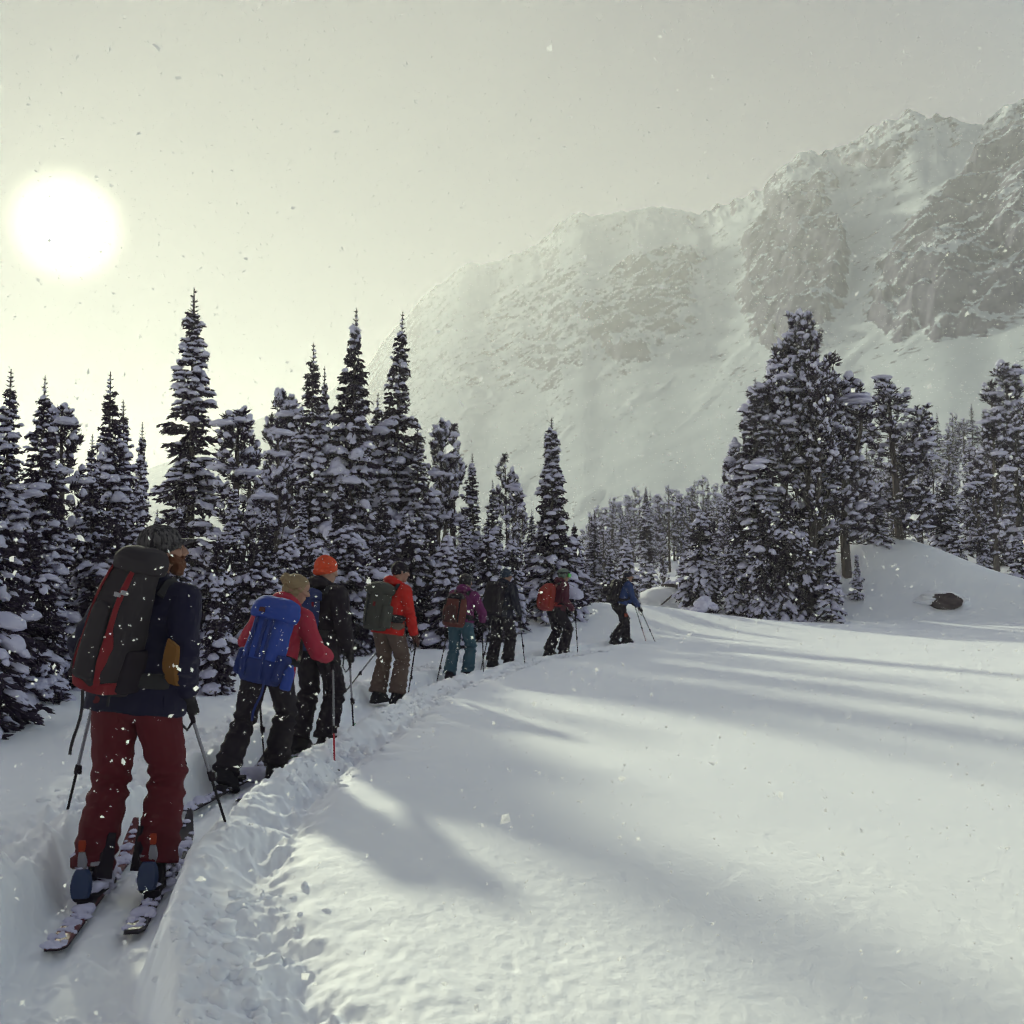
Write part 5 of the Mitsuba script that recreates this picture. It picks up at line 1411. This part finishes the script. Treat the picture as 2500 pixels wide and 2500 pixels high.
_c, _f = lumps(np.array([[_x - 0.05, _y + 0.25, _z + 0.30], [_x + 0.45, _y + 0.2, _z + 0.20], [_x - 0.5, _y + 0.15, _z + 0.14]]), np.array([[0.65, 0.5, 0.20], [0.4, 0.4, 0.18], [0.4, 0.4, 0.15]]), np.array([0.1, -0.2, 0.3]), _r, 3, flat=0.8)
put(f'{_k}__snow_cap', (_c, _f), 'm_snow', smooth=True, kind='stuff', label='snow heaped over the boulder')

# shrub buried under a pillow of snow on the meadow
_x, _y = 5.75, 29.3
_z = gz(_x, _y)
_k = thing('buried_shrub', 'small shrub buried under a round snow pillow on the meadow', 'shrub')
_c, _f = lumps(np.array([[_x - 0.06, _y, _z + 0.22], [_x + 0.2, _y - 0.05, _z + 0.15], [_x - 0.22, _y, _z + 0.06]]), np.array([[0.26, 0.24, 0.24], [0.17, 0.17, 0.15], [0.22, 0.2, 0.14]]), np.zeros(3), _r, 3, flat=0.9, rough=0.35)
put(f'{_k}__snow_load', (_c, _f), 'm_shade_tinted_snow', smooth=True, kind='stuff', label='pillow of snow on the shrub')
_p = np.array([_x + 0.12, _y - 0.10, _z + 0.02]) + _r.normal(0, 1, (90, 3)) * [0.10, 0.05, 0.03]
_d = np.stack([_r.normal(0.5, 0.7, 90), _r.normal(-0.5, 0.4, 90), _r.uniform(0.1, 0.9, 90)], 1)
put(f'{_k}__twigs', spindles(_p, _p + _d * 0.14, 0.016, 3, 0.5, _r), 'm_needle', kind='stuff', label='dark needled twigs of the shrub')

# fallen trunk leaning out of a drift beyond the leading skier
_a, _b = np.array([5.35, 35.2, gz(5.35, 35.2) + 0.95]), np.array([6.75, 34.0, gz(6.75, 34.0) - 0.05])
_s = np.linspace(0, 1, 9)[:, None]
_path = _a + (_b - _a) * _s + np.array([0, 0, 0.25]) * np.sin(_s * 3.1)
_k = thing('fallen_log', 'dead fallen trunk leaning out of a drift beyond the leading skier', 'log')
put(f'{_k}__trunk', tubes([_path, np.array([_path[4], _path[4] + [-0.5, -0.3, -0.25], _path[4] + [-0.9, -0.5, -0.55]])], [np.linspace(0.05, 0.11, 9), np.array([0.05, 0.035, 0.02])]), 'm_bark', smooth=40)
put(f'{_k}__snow_load', lumps(_path[1:-1] + [0, 0, 0.10], np.tile([[0.16, 0.08, 0.06]], (7, 1)), np.full(7, math.atan2(-1.2, 1.4)), _r, 2, tilt=np.linspace(0.4, -0.9, 7)), 'm_shade_tinted_snow', smooth=True, kind='stuff', label='snow along the top of the log')
_c, _f = lumps(np.array([[5.9, 35.5, gz(5.9, 35.5) + 0.05], [6.4, 34.6, gz(6.4, 34.6)]]), np.array([[1.5, 1.1, 0.75], [0.9, 0.7, 0.4]]), np.array([0.2, 0.0]), _r, 3, flat=0.5)
put('snow_drift', (_c, _f), 'm_snow', smooth=True, label='sunlit hump of drifted snow beside the fallen log', cat='snow drift')

# leafless bush among the firs left of the three spires
_x, _y = -4.95, 19.2
_z = gz(_x, _y)
_paths, _rad = [], []
for _i in range(16):
    _az, _h = _r.uniform(0, 6.28), _r.uniform(1.6, 3.3)
    _q = np.linspace(0, 1, 6)[:, None]
    _pp = np.array([_x, _y, _z]) + np.array([math.cos(_az), math.sin(_az), 0]) * _r.uniform(0.3, 0.9) * _q ** 1.3 + np.array([0, 0, _h]) * _q + np.cumsum(_r.normal(0, 0.03, (6, 3)), 0)
    _paths.append(_pp), _rad.append(np.linspace(0.022, 0.006, 6))
    for _j in range(3):
        _o = _pp[2 + _j]
        _paths.append(np.stack([_o, _o + np.array([_r.normal(0, .3), _r.normal(0, .3), _r.uniform(.2, .5)])])), _rad.append(np.array([0.009, 0.004]))
_k = thing('bare_bush', 'leafless bush of thin bare stems left of the three spires', 'bush')
put(f'{_k}__stems', tubes(_paths, _rad, 4), 'm_bark', smooth=40)

# falling snow: flat little clumps of crystals drifting through the air
scene['m_flake'] = {'type': 'principledthin', 'base_color': {'type': 'rgb', 'value': [0.93, 0.93, 0.93]}, 'roughness': 0.6, 'diff_trans': 1.1, 'spec_trans': 0.0}
_n = 73800
_yy = 0.8 + 13 * _r.random(_n) ** 0.6
_c = np.stack([_r.uniform(-1, 1, _n) * (1.2 + 0.66 * _yy), _yy, 1.55 + _r.uniform(-0.62, 0.85, _n) * (_yy + 0.8)], 1)
_dist = np.linalg.norm(_c - [0, 0, 1.55], axis=1)
_c = _c[(_dist > 1.2) & (_c[:, 2] > 0.35) & (_c[:, 2] < 9)]
_vs, _fs = [], []
for _i in range(2):
    _k = len(_c)
    _size = 0.0027 * np.exp(_r.normal(0, 0.45, _k)) * (1 if _i == 0 else 0.75)
    _u = OCTA[0][None] * (1 + _r.uniform(-0.5, 0.5, (_k, 6, 1))) * np.array([1.0, 1.0, 0.45])
    _q = _r.normal(0, 1, (_k, 4))
    _q /= np.linalg.norm(_q, axis=1, keepdims=True)
    _w, _qx, _qy, _qz = _q.T
    _R = np.stack([1 - 2 * (_qy ** 2 + _qz ** 2), 2 * (_qx * _qy - _qz * _w), 2 * (_qx * _qz + _qy * _w), 2 * (_qx * _qy + _qz * _w), 1 - 2 * (_qx ** 2 + _qz ** 2), 2 * (_qy * _qz - _qx * _w),
                   2 * (_qx * _qz - _qy * _w), 2 * (_qy * _qz + _qx * _w), 1 - 2 * (_qx ** 2 + _qy ** 2)], 1).reshape(-1, 3, 3)
    _v = np.einsum('kij,knj->kni', _R, _u) * _size[:, None, None] + (_c + _r.normal(0, 0.0040, (_k, 3)) * _i)[:, None]
    _m = many(_v, OCTA[1])
    _vs.append(_m[0]), _fs.append(_m[1])
put('falling_snow', join(list(zip(_vs, _fs))), 'm_flake', kind='stuff', label='white snowflakes drifting through the air', cat='snowflakes')

# clods of broken snow along the rims of the track
_i = (110 + (len(TRK) - 240) * _r.random(5200) ** 1.7).astype(int)
_o = np.where(_r.random(5200) < 0.5, _r.normal(-0.55, 0.16, 5200), _r.normal(0.60, 0.19, 5200))
_keep = (np.abs(_o) > 0.30) & (np.abs(_o) < 0.92) & (nfbm(TRK[_i, 0] * 1.1 + _o * 2, TRK[_i, 1] * 0.9, 0, 2, 61) > 0.44)
_i, _o = _i[_keep], _o[_keep]
_p = TRK[_i] + np.stack([TRK_T[_i, 1], -TRK_T[_i, 0]], 1) * _o[:, None] + _r.normal(0, 0.02, (len(_i), 2))
_s = np.exp(_r.normal(-4.25, 0.55, len(_i)))
put('snow_clods', lumps(np.column_stack([_p, ground_z(_p[:, 0], _p[:, 1]) + 0.1 * _s]), _s[:, None] * _r.uniform(0.6, 1.2, (len(_i), 3)) * [1, 0.9, 0.75], _r.uniform(0, 6, len(_i)), _r, 1, flat=0.9, rough=0.5), 'm_snow', smooth=True,
    kind='stuff', label='crumbled clods of snow along the rims of the ski track', cat='snow')
